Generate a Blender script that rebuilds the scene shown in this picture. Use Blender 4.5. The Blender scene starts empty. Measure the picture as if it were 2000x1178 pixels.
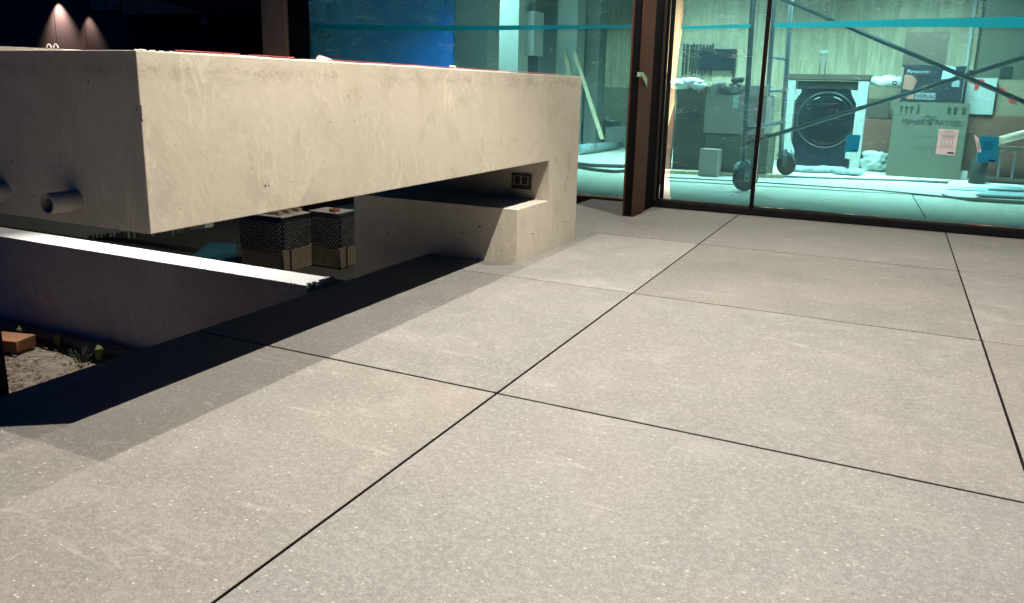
import bpy, bmesh, math, random
from mathutils import Vector, Matrix, noise
random.seed(7)
R = math.radians
scene = bpy.context.scene
COL = scene.collection

# ------------------------------------------------------------ camera
cam_d = bpy.data.cameras.new('camera'); cam = bpy.data.objects.new('camera', cam_d); COL.objects.link(cam)
CAM = Vector((0.8747, -1.7504, 0.795))
F, CX, CY = 1528.9, 1000.0, 516.8
right = Vector((0.89966, 0.43603, 0.02203)); up = Vector((-0.11583, 0.18972, 0.97498)); fwd = Vector((-0.42094, 0.87971, -0.22119))
m = Matrix((right, up, -fwd)).transposed().to_4x4(); m.translation = CAM
cam.matrix_world = m
cam_d.sensor_width = 36; cam_d.lens = F * 36 / 2000
cam_d.shift_y = -(589 - CY) / 2000
cam_d.clip_start = 0.02; cam_d.clip_end = 300
scene.camera = cam
scene.render.engine = 'CYCLES'; scene.cycles.diffuse_bounces = 1; scene.cycles.max_bounces = 12; scene.cycles.transparent_max_bounces = 24
scene.render.resolution_x = 1024; scene.render.resolution_y = 603

# ------------------------------------------------------------ world: night sky
w = bpy.data.worlds.new('World'); scene.world = w; w.use_nodes = True
nt = w.node_tree; nt.nodes.clear()
sky = nt.nodes.new('ShaderNodeTexSky'); sky.sky_type = 'NISHITA'; sky.sun_disc = False
sky.sun_elevation = R(1.0); sky.sun_rotation = R(0); sky.ozone_density = 7
bg = nt.nodes.new('ShaderNodeBackground'); bg.inputs['Strength'].default_value = 0.11
out = nt.nodes.new('ShaderNodeOutputWorld')
nt.links.new(sky.outputs[0], bg.inputs[0]); nt.links.new(bg.outputs[0], out.inputs[0])

scene.view_settings.view_transform = 'Standard'; scene.view_settings.look = 'None'
scene.view_settings.exposure = 0.06; scene.view_settings.gamma = 1

# ------------------------------------------------------------ lamps (ceiling downlights in rows above the terrace)
def spot(name, loc, power, color, angle=150, blend=.6, radius=.012, target=None):
    d = bpy.data.lights.new(name, 'SPOT'); d.energy = power; d.color = color
    d.spot_size = R(angle); d.spot_blend = blend; d.shadow_soft_size = radius
    o = bpy.data.objects.new(name, d); COL.objects.link(o); o.location = loc
    if target is not None:
        o.rotation_euler = (Vector(target) - Vector(loc)).to_track_quat('-Z', 'Y').to_euler()
    return o
WARM = (1.0, 0.925, 0.815)
# row over the counter
spot('downlight', (-0.77, 0.02, 3.0), 205, WARM, angle=104, blend=.3, target=(1.0, -1.2, 0))
spot('downlight', (-0.77, 1.62, 3.0), 185, WARM)
# row over the paving
spot('downlight', (0.33, 0.165, 3.0), 460, WARM, angle=116, blend=.35, target=(1.2, -.3, 0))
spot('downlight', (0.33, 2.30, 3.0), 265, WARM, angle=130, blend=.4, target=(.6, 2.2, 0))
# row over the planting bed
spot('downlight', (-3.45, 1.5, 3.0), 1000, (1, .97, .92), angle=42, blend=.85, target=(-2.05, .4, 0))
# added fill lamp with no real source, brightens only the grey green band
spot('band_fill_lamp', (-4.9, 1.1, 1.6), 22, (1, .95, .8), angle=62, blend=.8, target=(-5.0, 2.3, -.2))
# wall washers in the far covered yard
spot('wall_washer_lamp', (-12.98, 7.86, 2.225), 150, (1, .80, .74), angle=86, blend=.9, target=(-12.98, 7.95, 0))
spot('wall_washer_lamp', (-12.2, 7.86, 2.01), 34, (1, .80, .72), angle=76, blend=.9, target=(-12.2, 7.95, 0))
def area(name, loc, sx, sy, power, color, tilt=38, spread=112):
    d = bpy.data.lights.new(name, 'AREA'); d.shape = 'RECTANGLE'; d.size = sx; d.size_y = sy
    d.energy = power; d.color = color; d.spread = R(spread)
    o = bpy.data.objects.new(name, d); COL.objects.link(o); o.location = loc; o.rotation_euler = (R(tilt), 0, 0)
    return o
area('ceiling_or_fill_lamp', (1.0, 6.4, 2.6), .9, .6, 265, (1, .92, .80), tilt=12)
area('ceiling_or_fill_lamp', (-1.1, 6.4, 2.6), .8, .6, 225, (1, .92, .80), tilt=12)
area('ceiling_or_fill_lamp', (-4.0, 6.8, 2.6), .9, .6, 120, (1, .94, .84), tilt=14)
area('ceiling_or_fill_lamp', (0.4, 4.4, 2.6), .9, .5, 24, (1, .92, .80), tilt=38)  # added fill lamp near the glass, lifts the indoor fronts
area('ceiling_or_fill_lamp', (-2.6, 4.5, 2.6), .9, .5, 36, (1, .92, .80), tilt=38)  # added fill lamp near the set back pane
area('ceiling_or_fill_lamp', (-3.6, 10.2, 2.6), .8, .6, 110, (1, .92, .80), tilt=18)  # added lamp, only there to brighten the far plywood wall

# ------------------------------------------------------------ pixel -> point helpers
def ray(px, py): return fwd + right * ((px - CX) / F) + up * ((CY - py) / F)
def G(px, py, z=0.0):
    d = ray(px, py); return CAM + d * ((z - CAM.z) / d.z)
def PX(px, py, X):
    d = ray(px, py); return CAM + d * ((X - CAM.x) / d.x)
def PY(px, py, Y):
    d = ray(px, py); return CAM + d * ((Y - CAM.y) / d.y)

# ------------------------------------------------------------ materials
def newmat(name):
    mt = bpy.data.materials.new(name); mt.use_nodes = True
    n = mt.node_tree.nodes; n.clear()
    o = n.new('ShaderNodeOutputMaterial'); b = n.new('ShaderNodeBsdfPrincipled')
    mt.node_tree.links.new(b.outputs[0], o.inputs[0])
    return mt, mt.node_tree, b, o
class N:
    """tiny node-graph writer"""
    def __init__(s, nt): s.nt = nt
    def lk(s, a, b): s.nt.links.new(a, b)
    def coord(s, kind='Object', scale=(1, 1, 1), rot=(0, 0, 0), loc=(0, 0, 0)):
        t = s.nt.nodes.new('ShaderNodeTexCoord'); mp = s.nt.nodes.new('ShaderNodeMapping')
        mp.inputs['Scale'].default_value = scale; mp.inputs['Rotation'].default_value = rot; mp.inputs['Location'].default_value = loc
        s.lk(t.outputs[kind], mp.inputs[0]); return mp.outputs[0]
    def noise(s, vec, scale, detail=4, rough=.55, dist=0.0):
        t = s.nt.nodes.new('ShaderNodeTexNoise'); t.inputs['Scale'].default_value = scale
        t.inputs['Detail'].default_value = detail; t.inputs['Roughness'].default_value = rough; t.inputs['Distortion'].default_value = dist
        if vec is not None: s.lk(vec, t.inputs['Vector'])
        return t
    def voro(s, vec, scale, feature='F1', rand=1.0):
        t = s.nt.nodes.new('ShaderNodeTexVoronoi'); t.feature = feature; t.inputs['Scale'].default_value = scale
        t.inputs['Randomness'].default_value = rand
        if vec is not None: s.lk(vec, t.inputs['Vector'])
        return t
    def ramp(s, fac, stops):
        t = s.nt.nodes.new('ShaderNodeValToRGB'); e = t.color_ramp.elements
        e[0].position, e[1].position = stops[0][0], stops[-1][0]
        for st in stops[1:-1]: e.new(st[0])
        for i, st in enumerate(stops):
            c = st[1]; c = (c, c, c) if not isinstance(c, tuple) else c
            e[i].color = (*c, 1)
        s.lk(fac, t.inputs[0]); return t.outputs[0]
    def math(s, op, a, b=None, clamp=False):
        t = s.nt.nodes.new('ShaderNodeMath'); t.operation = op; t.use_clamp = clamp
        for i, v in enumerate((a, b)):
            if v is None: continue
            if isinstance(v, (int, float)): t.inputs[i].default_value = v
            else: s.lk(v, t.inputs[i])
        return t.outputs[0]
    def mix(s, fac, a, b, mode='MIX'):
        t = s.nt.nodes.new('ShaderNodeMix'); t.data_type = 'RGBA'; t.blend_type = mode
        if isinstance(fac, (int, float)): t.inputs[0].default_value = fac
        else: s.lk(fac, t.inputs[0])
        for i, v in ((6, a), (7, b)):
            if isinstance(v, tuple): t.inputs[i].default_value = (*v, 1)
            else: s.lk(v, t.inputs[i])
        return t.outputs[2]
    def bump(s, h, strength, dist, bsdf):
        t = s.nt.nodes.new('ShaderNodeBump'); t.inputs['Strength'].default_value = strength; t.inputs['Distance'].default_value = dist
        s.lk(h, t.inputs['Height']); s.lk(t.outputs[0], bsdf.inputs['Normal']); return t.outputs[0]

def plain(name, color, rough=.6, metal=0.0, var=.18, scale=9.0, bump=.15, spec=.4, stretch=(1, 1, 1)):
    mt, nt, b, o = newmat(name); g = N(nt)
    v = g.coord(scale=stretch)
    n1 = g.noise(v, scale, 5, .6); n2 = g.noise(v, scale * 9, 3, .6)
    c0 = tuple(c * (1 - var) for c in color); c1 = tuple(min(1, c * (1 + var)) for c in color)
    c = g.mix(g.ramp(n1.outputs[0], [(.3, 0.0), (.7, 1.0)]), c0, c1)
    c = g.mix(g.math('MULTIPLY', n2.outputs[0], .25), c, tuple(x * .6 for x in color))
    g.lk(c, b.inputs['Base Color'])
    b.inputs['Roughness'].default_value = rough; b.inputs['Metallic'].default_value = metal
    b.inputs['Specular IOR Level'].default_value = spec
    if bump: g.bump(n2.outputs[0], bump, .003, b)
    return mt

def mat_slab():
    mt, nt, b, o = newmat('cast_stone_slab'); g = N(nt)
    att = nt.nodes.new('ShaderNodeAttribute'); att.attribute_name = 'slab_shift'
    tc = nt.nodes.new('ShaderNodeTexCoord')
    ad = nt.nodes.new('ShaderNodeVectorMath'); ad.operation = 'ADD'
    g.lk(tc.outputs['Object'], ad.inputs[0]); g.lk(att.outputs['Vector'], ad.inputs[1]); v = ad.outputs[0]
    big = g.noise(v, 1.9, 5, .6, .4); mid = g.noise(v, 7, 6, .65, .3); grit = g.noise(v, 230, 3, .7); grit2 = g.noise(v, 70, 4, .7)
    c = g.mix(g.ramp(big.outputs[0], [(.32, 0.0), (.68, 1.0)]), (.183, .180, .163), (.226, .214, .196))
    pink = g.noise(v, 2.6, 4, .6, .5)
    c = g.mix(g.ramp(pink.outputs[0], [(.48, 0.0), (.68, .5)]), c, (.262, .228, .216))
    grn = g.noise(v, 1.7, 4, .6, 1.0)
    c = g.mix(g.ramp(grn.outputs[0], [(.52, 0.0), (.7, .5)]), c, (.20, .21, .185))
    c = g.mix(g.ramp(mid.outputs[0], [(.52, 0.0), (.75, .55)]), c, (.32, .305, .28))
    c = g.mix(g.ramp(grit2.outputs[0], [(.45, 0.0), (.8, .75)]), c, (.37, .355, .33))
    c = g.mix(g.ramp(grit.outputs[0], [(.2, .75), (.5, 0.0)]), c, (.10, .096, .09))
    c = g.mix(g.ramp(grit.outputs[0], [(.56, 0.0), (.78, .8)]), c, (.42, .40, .37))
    # white flecks of shell and scuffs, stretched one way
    mp = nt.nodes.new('ShaderNodeMapping'); mp.inputs['Scale'].default_value = (1.0, 2.6, 1); mp.inputs['Rotation'].default_value = (0, 0, .3)
    g.lk(v, mp.inputs[0])
    def fleck(scale, size, keep, col, amt):
        vo = g.voro(mp.outputs[0], scale)
        sep = nt.nodes.new('ShaderNodeSeparateColor'); g.lk(vo.outputs['Color'], sep.inputs[0])
        r = g.math('MULTIPLY', g.ramp(sep.outputs[0], [(keep, 0.0), (1.0, 1.0)]), size)
        f = g.math('MULTIPLY', g.math('SUBTRACT', r, vo.outputs['Distance']), 14.0, True)
        return g.mix(g.math('MULTIPLY', g.math('MINIMUM', f, 1.0, True), amt), c, col)
    c = fleck(24, .14, .78, (.60, .58, .55), .9)
    c = fleck(58, .26, .64, (.56, .54, .50), 1.0)
    c = fleck(130, .3, .5, (.5, .48, .45), .7)
    c = fleck(8, .06, .72, (.7, .68, .64), .9)
    c = fleck(50, .2, .8, (.05, .045, .04), .8)
    # faint trowel / scuff wisps
    mp2 = nt.nodes.new('ShaderNodeMapping'); mp2.inputs['Scale'].default_value = (.8, 3.2, 1); mp2.inputs['Rotation'].default_value = (0, 0, -.35)
    g.lk(v, mp2.inputs[0])
    wisp = g.noise(mp2.outputs[0], 5.2, 7, .7, 1.2)
    c = g.mix(g.ramp(wisp.outputs[0], [(.60, 0.0), (.72, .6)]), c, (.42, .405, .38))
    sm = g.noise(v, 11, 6, .75, 2.2)
    smg = g.ramp(g.noise(v, 2.2, 2).outputs[0], [(.55, 0.0), (.68, 1.0)])
    c = g.mix(g.math('MULTIPLY', g.ramp(sm.outputs[0], [(.6, 0.0), (.7, .7)]), smg), c, (.50, .48, .45))
    tint = nt.nodes.new('ShaderNodeAttribute'); tint.attribute_name = 'slab_tint'
    tm = nt.nodes.new('ShaderNodeVectorMath'); tm.operation = 'MULTIPLY'
    g.lk(c, tm.inputs[0]); g.lk(tint.outputs['Vector'], tm.inputs[1])
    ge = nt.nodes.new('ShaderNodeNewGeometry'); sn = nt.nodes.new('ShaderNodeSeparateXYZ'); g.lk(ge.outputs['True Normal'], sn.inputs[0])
    g.lk(g.mix(g.ramp(sn.outputs[2], [(.3, 1.0), (.6, 0.0)]), tm.outputs[0], (.03, .025, .02)), b.inputs['Base Color'])  # side faces painted dark, standing in for shade in the open joints
    rr = g.ramp(mid.outputs[0], [(.3, .50), (.7, .66)]); g.lk(rr, b.inputs['Roughness'])
    b.inputs['Specular IOR Level'].default_value = .35
    g.bump(g.math('ADD', grit.outputs[0], g.math('MULTIPLY', grit2.outputs[0], 2.0)), .22, .0015, b)
    return mt

def mat_concrete(name, ca, cb, stain=True, holes=True, top=None, rough=.8):
    mt, nt, b, o = newmat(name); g = N(nt)
    v = g.coord()
    big = g.noise(v, 1.6, 4, .55, .5); mid = g.noise(v, 6.5, 6, .62, .8); fine = g.noise(v, 48, 4, .65); grit = g.noise(v, 240, 2, .6)
    c = g.mix(g.ramp(big.outputs[0], [(.35, 0.0), (.65, 1.0)]), ca, cb)
    dk = tuple(x * .72 for x in ca); lt = tuple(min(1, x * 1.28) for x in cb)
    c = g.mix(g.ramp(mid.outputs[0], [(.54, 0.0), (.76, .6)]), c, dk)
    # pale laitance veins, mostly running down
    vv = g.coord(scale=(2.2, 2.2, .75), loc=(3, 1, 2))
    vein = g.noise(vv, 3.2, 6, .6, 1.6)
    vr = g.ramp(vein.outputs[0], [(.478, 0.0), (.5, .55), (.522, 0.0)])
    brk = g.ramp(g.noise(v, 2.3, 2).outputs[0], [(.45, 0.0), (.58, 1.0)])
    c = g.mix(g.math('MULTIPLY', vr, brk), c, lt)
    c = g.mix(g.ramp(fine.outputs[0], [(.55, 0.0), (.8, .35)]), c, lt)
    c = g.mix(g.ramp(grit.outputs[0], [(.25, .35), (.5, 0.0)]), c, dk)
    if stain:
        # mottled grey-brown band left by the formwork under the top edge
        sx = nt.nodes.new('ShaderNodeSeparateXYZ'); g.lk(v, sx.inputs[0])
        band = g.math('SUBTRACT', 1.0, g.math('MULTIPLY', g.math('ABSOLUTE', g.math('SUBTRACT', sx.outputs[2], .815)), 24.0), True)
        n3 = g.ramp(g.noise(g.coord(scale=(1, 1, 2.2)), 5.0, 5, .7, 1.0).outputs[0], [(.42, 0.0), (.62, 1.0)])
        n4 = g.ramp(g.noise(v, 70, 3, .7, 1.5).outputs[0], [(.42, .25), (.6, 1.0)])
        c = g.mix(g.math('MULTIPLY', g.math('MULTIPLY', band, n3), g.math('MULTIPLY', n4, .8)), c, (.33, .27, .205))
        sp_ = nt.nodes.new('ShaderNodeSeparateXYZ'); g.lk(g.coord(loc=(0, 0, 0)), sp_.inputs[0])
        # rusty smear patches
        n5 = g.ramp(g.noise(g.coord(scale=(1, 1.3, .6), loc=(0, 4, 0)), 3.4, 6, .7, .6).outputs[0], [(.58, 0.0), (.78, .6)])
        c = g.mix(n5, c, (.40, .30, .19))
    if holes:
        gn = nt.nodes.new('ShaderNodeNewGeometry'); ns_ = nt.nodes.new('ShaderNodeSeparateXYZ'); g.lk(gn.outputs['Normal'], ns_.inputs[0])
        isx = g.math('GREATER_THAN', g.math('ABSOLUTE', ns_.outputs[0]), .5)
        v2 = g.mix(isx, g.coord(scale=(1, 0, 1)), g.coord(scale=(0, 1, 1)))
        for sc, size, keep in ((6, .05, .45), (13, .075, .6), (34, .11, .72)):
            vo = g.voro(v2, sc); sep = nt.nodes.new('ShaderNodeSeparateColor'); g.lk(vo.outputs['Color'], sep.inputs[0])
            r = g.math('MULTIPLY', g.ramp(sep.outputs[1], [(keep, 0.0), (1.0, 1.0)]), size)
            f = g.math('MULTIPLY', g.math('SUBTRACT', r, vo.outputs['Distance']), 60.0, True)
            c = g.mix(g.math('MULTIPLY', f, .85), c, (.05, .035, .022))
    if top is not None:
        # plaster-white screed on the upward faces
        ge = nt.nodes.new('ShaderNodeNewGeometry'); sn = nt.nodes.new('ShaderNodeSeparateXYZ'); g.lk(ge.outputs['Normal'], sn.inputs[0])
        c = g.mix(g.ramp(sn.outputs[2], [(.6, 0.0), (.9, 1.0)]), c, g.mix(g.ramp(mid.outputs[0], [(.35, 0.0), (.7, 1.0)]), top, tuple(x * .86 for x in top)))
    g.lk(c, b.inputs['Base Color']); b.inputs['Roughness'].default_value = rough
    b.inputs['Specular IOR Level'].default_value = .25
    g.bump(g.math('ADD', fine.outputs[0], g.math('MULTIPLY', mid.outputs[0], 3.0)), .25, .003, b)
    return mt

def mat_wood(name, ca, cb, scale=3.0, axis='Z', rough=.55):
    mt, nt, b, o = newmat(name); g = N(nt)
    st = {'X': (.12, 1, 1), 'Y': (1, .12, 1), 'Z': (1, 1, .09)}[axis]
    v = g.coord(scale=st)
    n1 = g.noise(v, scale * 5, 6, .65, .6); n2 = g.noise(v, scale * 30, 3, .6); n3 = g.noise(v, scale, 2)
    c = g.mix(g.ramp(n1.outputs[0], [(.42, 0.0), (.58, 1.0)]), tuple(x * .8 for x in ca), cb)
    c = g.mix(g.ramp(n2.outputs[0], [(.45, 0.0), (.7, .6)]), c, tuple(x * .6 for x in ca))
    c = g.mix(g.ramp(n3.outputs[0], [(.4, 0.0), (.7, .3)]), c, tuple(x * .8 for x in ca))
    g.lk(c, b.inputs['Base Color']); b.inputs['Roughness'].default_value = rough
    return mt

def mat_clear(name, tint, gloss=.05, rough=.03, wrinkle=0.0, milk=0.0, fres=1.5, seed=0.0, creases=0.0, milkcol=(.22, .58, .66)):
    """thin clear sheet: tinted see-through + reflections + a little milkiness + painted white glints on creases"""
    mt = bpy.data.materials.new(name); mt.use_nodes = True; nt = mt.node_tree; nt.nodes.clear(); g = N(nt)
    o = nt.nodes.new('ShaderNodeOutputMaterial')
    tr = nt.nodes.new('ShaderNodeBsdfTransparent'); tr.inputs[0].default_value = (*tint, 1)
    gl = nt.nodes.new('ShaderNodeBsdfGlossy'); gl.inputs['Roughness'].default_value = rough; gl.inputs[0].default_value = (1, 1, 1, 1)
    fr = nt.nodes.new('ShaderNodeFresnel'); fr.inputs[0].default_value = fres
    mx = nt.nodes.new('ShaderNodeMixShader')
    g.lk(g.math('MULTIPLY', fr.outputs[0], gloss, True), mx.inputs[0]); g.lk(tr.outputs[0], mx.inputs[1]); g.lk(gl.outputs[0], mx.inputs[2])
    last = mx.outputs[0]
    v = g.coord(scale=(1, 1, 1.6), loc=(seed, 0, seed))
    if wrinkle:
        nz = g.noise(v, 2.6, 6, .6, 1.8)
        bp = nt.nodes.new('ShaderNodeBump'); bp.inputs['Strength'].default_value = wrinkle; bp.inputs['Distance'].default_value = .05
        g.lk(nz.outputs[0], bp.inputs['Height']); g.lk(bp.outputs[0], gl.inputs['Normal'])
    if milk or creases:
        df = nt.nodes.new('ShaderNodeBsdfDiffuse'); df.inputs[0].default_value = (*milkcol, 1)
        tl = nt.nodes.new('ShaderNodeBsdfTranslucent'); tl.inputs[0].default_value = (.12, .5, .6, 1)
        ms = nt.nodes.new('ShaderNodeMixShader'); g.lk(df.outputs[0], ms.inputs[1]); g.lk(tl.outputs[0], ms.inputs[2])
        mk = g.ramp(g.noise(v, 1.7, 4, .6, .5).outputs[0], [(.35, milk * .6), (.75, milk)])
        if creases:
            rot = g.coord(scale=(.55, 1, 2.6), rot=(0, .16, 0), loc=(seed * 2, 0, 1))
            cz = g.noise(rot, 2.1, 5, .55, 1.1)
            ln = g.ramp(cz.outputs[0], [(.495, 0.0), (.5, 1.0), (.505, 0.0)])
            gate = g.ramp(g.noise(v, 5.5, 3).outputs[0], [(.5, 0.0), (.64, 1.0)])
            rot2 = g.coord(scale=(.4, 1, 3.4), rot=(0, -.22, 0), loc=(seed * 3, 0, 4))
            ln2 = g.ramp(g.noise(rot2, 3.4, 4, .55, .8).outputs[0], [(.4955, 0.0), (.5, .8), (.5045, 0.0)])
            ln = g.math('MAXIMUM', ln, ln2)
            gate2 = g.ramp(g.noise(v, 26, 3, .7).outputs[0], [(.35, .2), (.6, 1.0)])
            ck = g.math('MULTIPLY', g.math('MULTIPLY', ln, g.math('MULTIPLY', gate, gate2)), creases, True)
        m2 = nt.nodes.new('ShaderNodeMixShader'); g.lk(mk, m2.inputs[0]); g.lk(last, m2.inputs[1]); g.lk(ms.outputs[0], m2.inputs[2])
        last = m2.outputs[0]
        if creases:
            dc = nt.nodes.new('ShaderNodeBsdfDiffuse'); dc.inputs[0].default_value = (.85, .95, .95, 1)  # white crease lines stand in for glints on the folds
            m3 = nt.nodes.new('ShaderNodeMixShader'); g.lk(ck, m3.inputs[0]); g.lk(last, m3.inputs[1]); g.lk(dc.outputs[0], m3.inputs[2]); last = m3.outputs[0]
    g.lk(last, o.inputs[0]); return mt

def mat_gravel():
    mt, nt, b, o = newmat('stony_soil'); g = N(nt); v = g.coord()
    vo = g.voro(v, 38); n = g.noise(v, 3, 5, .6)
    c = g.mix(g.ramp(n.outputs[0], [(.4, 0.0), (.6, 1.0)]), (.075, .048, .028), (.12, .098, .066))
    c = g.mix(.45, c, vo.outputs['Color'], 'OVERLAY') if False else c
    sp = nt.nodes.new('ShaderNodeSeparateColor'); g.lk(vo.outputs['Color'], sp.inputs[0])
    c = g.mix(g.ramp(sp.outputs[0], [(.3, 0.0), (1.0, .7)]), c, (.15, .13, .105))
    g.lk(c, b.inputs['Base Color']); b.inputs['Roughness'].default_value = .95
    g.bump(g.math('SUBTRACT', 1.0, vo.outputs['Distance']), 1.0, .02, b)
    return mt

def mat_bubble():
    """black dimpled drainage membrane: dots"""
    mt, nt, b, o = newmat('dimpled_membrane'); g = N(nt)
    b.inputs['Base Color'].default_value = (.006, .007, .007, 1); b.inputs['Roughness'].default_value = .3
    return mt

def mat_steel():
    mt, nt, b, o = newmat('brown_primed_steel'); g = N(nt); v = g.coord()
    n1 = g.noise(v, 5, 6, .65, .4); n2 = g.noise(v, 60, 4, .7); n3 = g.noise(g.coord(scale=(1, 1, .2)), 14, 4)
    c = g.mix(g.ramp(n1.outputs[0], [(.35, 0.0), (.7, 1.0)]), (.065, .027, .015), (.10, .042, .024))
    c = g.mix(g.ramp(n2.outputs[0], [(.62, 0.0), (.8, .5)]), c, (.22, .14, .10))
    c = g.mix(g.ramp(n3.outputs[0], [(.6, 0.0), (.8, .5)]), c, (.05, .03, .02))
    g.lk(c, b.inputs['Base Color']); b.inputs['Roughness'].default_value = .7; b.inputs['Specular IOR Level'].default_value = .2
    return mt

M = {}
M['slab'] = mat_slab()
M['conc'] = mat_concrete('board_finished_concrete', (.575, .515, .405), (.67, .605, .485), top=(.74, .68, .58))
M['wallconc'] = mat_concrete('grey_wall_concrete', (.44, .41, .375), (.54, .50, .46), stain=False, holes=False, top=(.80, .79, .75))
M['gwall'] = mat_concrete('weathered_wall', (.30, .32, .23), (.40, .42, .32), stain=False, holes=False)
M['gravel'] = mat_gravel()
M['soil'] = plain('soil_or_shaded_ground', (.03, .03, .024), .95)  # near black also stands in for shade behind the low wall
M['black'] = plain('black_painted_metal', (.010, .010, .011), .6, bump=0, spec=.15)
M['void'] = plain('black_pedestal_void', (.008, .008, .009), .95, bump=0, spec=.05)
M['steel'] = mat_steel()
M['bronze'] = plain('dark_bronze_frame', (.10, .085, .065), .4, .6, bump=0)
M['alu'] = plain('pale_track', (.45, .38, .30), .4, .3)
M['iron'] = plain('rusty_wire', (.50, .40, .27), .7, .0)
M['red'] = plain('red_glow_strip', (.80, .12, .11), .5, var=.2, scale=30)
M['mortar'] = plain('white_mortar', (.80, .77, .70), .9, var=.1, scale=30, bump=.5)
M['pvc'] = plain('dusty_grey_pipe', (.42, .39, .34), .6)
M['clod'] = plain('yellow_foam_clod', (.16, .15, .06), .9, scale=40, bump=.6)
M['mesh'] = plain('grey_felt', (.11, .10, .09), .95, scale=30, bump=.9)
M['brick'] = plain('orange_brick', (.20, .085, .035), .85, scale=20, bump=.4)
M['grass'] = plain('grass', (.045, .07, .02), .7)
M['stone'] = plain('chipped_stone', (.16, .14, .11), .9, scale=25)
M['membrane'] = mat_bubble()
M['dot'] = plain('membrane_stud', (.42, .45, .44), .35, bump=0)
M['stack'] = plain('paper_wrapped_slabs', (.17, .135, .09), .8)
M['bark'] = plain('bark_brown', (.10, .06, .03), .9, scale=30)
M['tealtarp'] = plain('teal_tarp', (.03, .13, .16), .5, scale=6)
M['ply'] = mat_wood('pale_plywood', (.50, .38, .25), (.62, .49, .33))
M['board'] = mat_wood('pine_board', (.55, .42, .24), (.66, .52, .32), 4, 'Z')
M['floorb'] = plain('dusty_screed', (.74, .68, .58), .7, var=.06, scale=2)
M['runner'] = plain('floor_runner', (.66, .61, .53), .7, var=.08, scale=3)
M['white'] = plain('white_plaster', (.52, .50, .46), .8, var=.05)
M['greywall'] = plain('grey_plaster', (.26, .25, .24), .8, var=.08, scale=2)
M['bluewall'] = plain('pale_blue_board', (.36, .46, .52), .8, var=.08, scale=2)
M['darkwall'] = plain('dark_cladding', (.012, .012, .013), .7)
M['eps'] = plain('polystyrene', (.40, .40, .38), .7, var=.05)
M['card'] = plain('brown_cardboard', (.26, .185, .12), .8, var=.1, scale=3)
M['card2'] = plain('olive_cardboard', (.125, .112, .08), .8, var=.08, scale=3)
M['cardd'] = plain('dark_cardboard', (.10, .062, .045), .8, var=.12, scale=3)
M['cardp'] = plain('pinkish_cardboard', (.33, .26, .24), .8, var=.1, scale=3)
M['maroon'] = plain('maroon_carton', (.20, .075, .05), .7)
M['navy'] = plain('navy_enamel', (.006, .010, .02), .25, var=.3, bump=0)
M['drum'] = plain('smoked_drum_glass', (.005, .006, .01), .12, bump=0)
M['ring'] = plain('dark_chrome_ring', (.05, .055, .06), .4, .4, bump=0)
M['galv'] = plain('galvanised_tube', (.16, .18, .20), .4, .4, bump=0)
M['teal'] = plain('teal_masking_tape', (.0, .34, .42), .5, var=.06)
M['tealc'] = plain('teal_paper', (.0, .25, .40), .6, var=.04, bump=0)
M['label'] = plain('white_label', (.80, .77, .76), .6, var=.03, bump=0)
M['ink'] = plain('black_ink', (.02, .02, .02), .6, bump=0)
M['inkgrey'] = plain('grey_ink', (.30, .30, .31), .6, bump=0)
M['silver'] = plain('silver_print', (.22, .24, .25), .5, bump=0)
M['redink'] = plain('red_paint', (.60, .02, .015), .6)
M['tyre'] = plain('black_rubber', (.025, .02, .022), .5)
M['wheel'] = plain('maroon_wheel', (.16, .05, .05), .35)
M['chrome'] = plain('zinc_fork', (.6, .6, .6), .25, .9, bump=0)
M['gtape'] = plain('green_masking_tape', (.30, .46, .27), .7)
M['bag'] = plain('clear_plastic_bag', (.55, .62, .60), .25, bump=.8, scale=14)
M['wrap'] = plain('white_wrap', (.74, .76, .72), .3, bump=.8, scale=18)
M['printblack'] = plain('printed_black_card', (.02, .022, .03), .35, var=.4)
M['pinkart'] = plain('faded_pink_print', (.34, .13, .10), .6)
M['wrapclear'] = mat_clear('clear_wrap', (.72, .84, .90), 1.6, .08, wrinkle=.9, milk=.10)
M['glass'] = mat_clear('pane_glass', (.93, .97, .955), .9, .01)
M['film'] = mat_clear('cyan_film', (.175, .475, .54), .5, .10, wrinkle=.55, milk=.22, seed=0, creases=.34)
M['film2'] = mat_clear('cyan_film_b', (.17, .455, .515), .45, .10, wrinkle=.4, milk=.20, seed=5, creases=.26)
M['bluefilm'] = mat_clear('blue_film', (.003, .24, 1.0), .8, .14, wrinkle=1.0, milk=.42, seed=9, creases=1.0, milkcol=(.0, .20, .52))
M['cut'] = plain('grey_stone_chip', (.06, .13, .15), .7)
M['washwall'] = plain('fair_faced_wall', (.14, .10, .09), .85, var=.12, scale=5)
M['tan'] = plain('tan_paint', (.40, .28, .19), .7)
M['outlet'] = plain('grey_plastic', (.45, .42, .36), .5, bump=0)
M['foam'] = plain('grey_foam', (.33, .42, .44), .7)
M['copper'] = plain('pale_pipe', (.75, .50, .38), .4)

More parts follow.
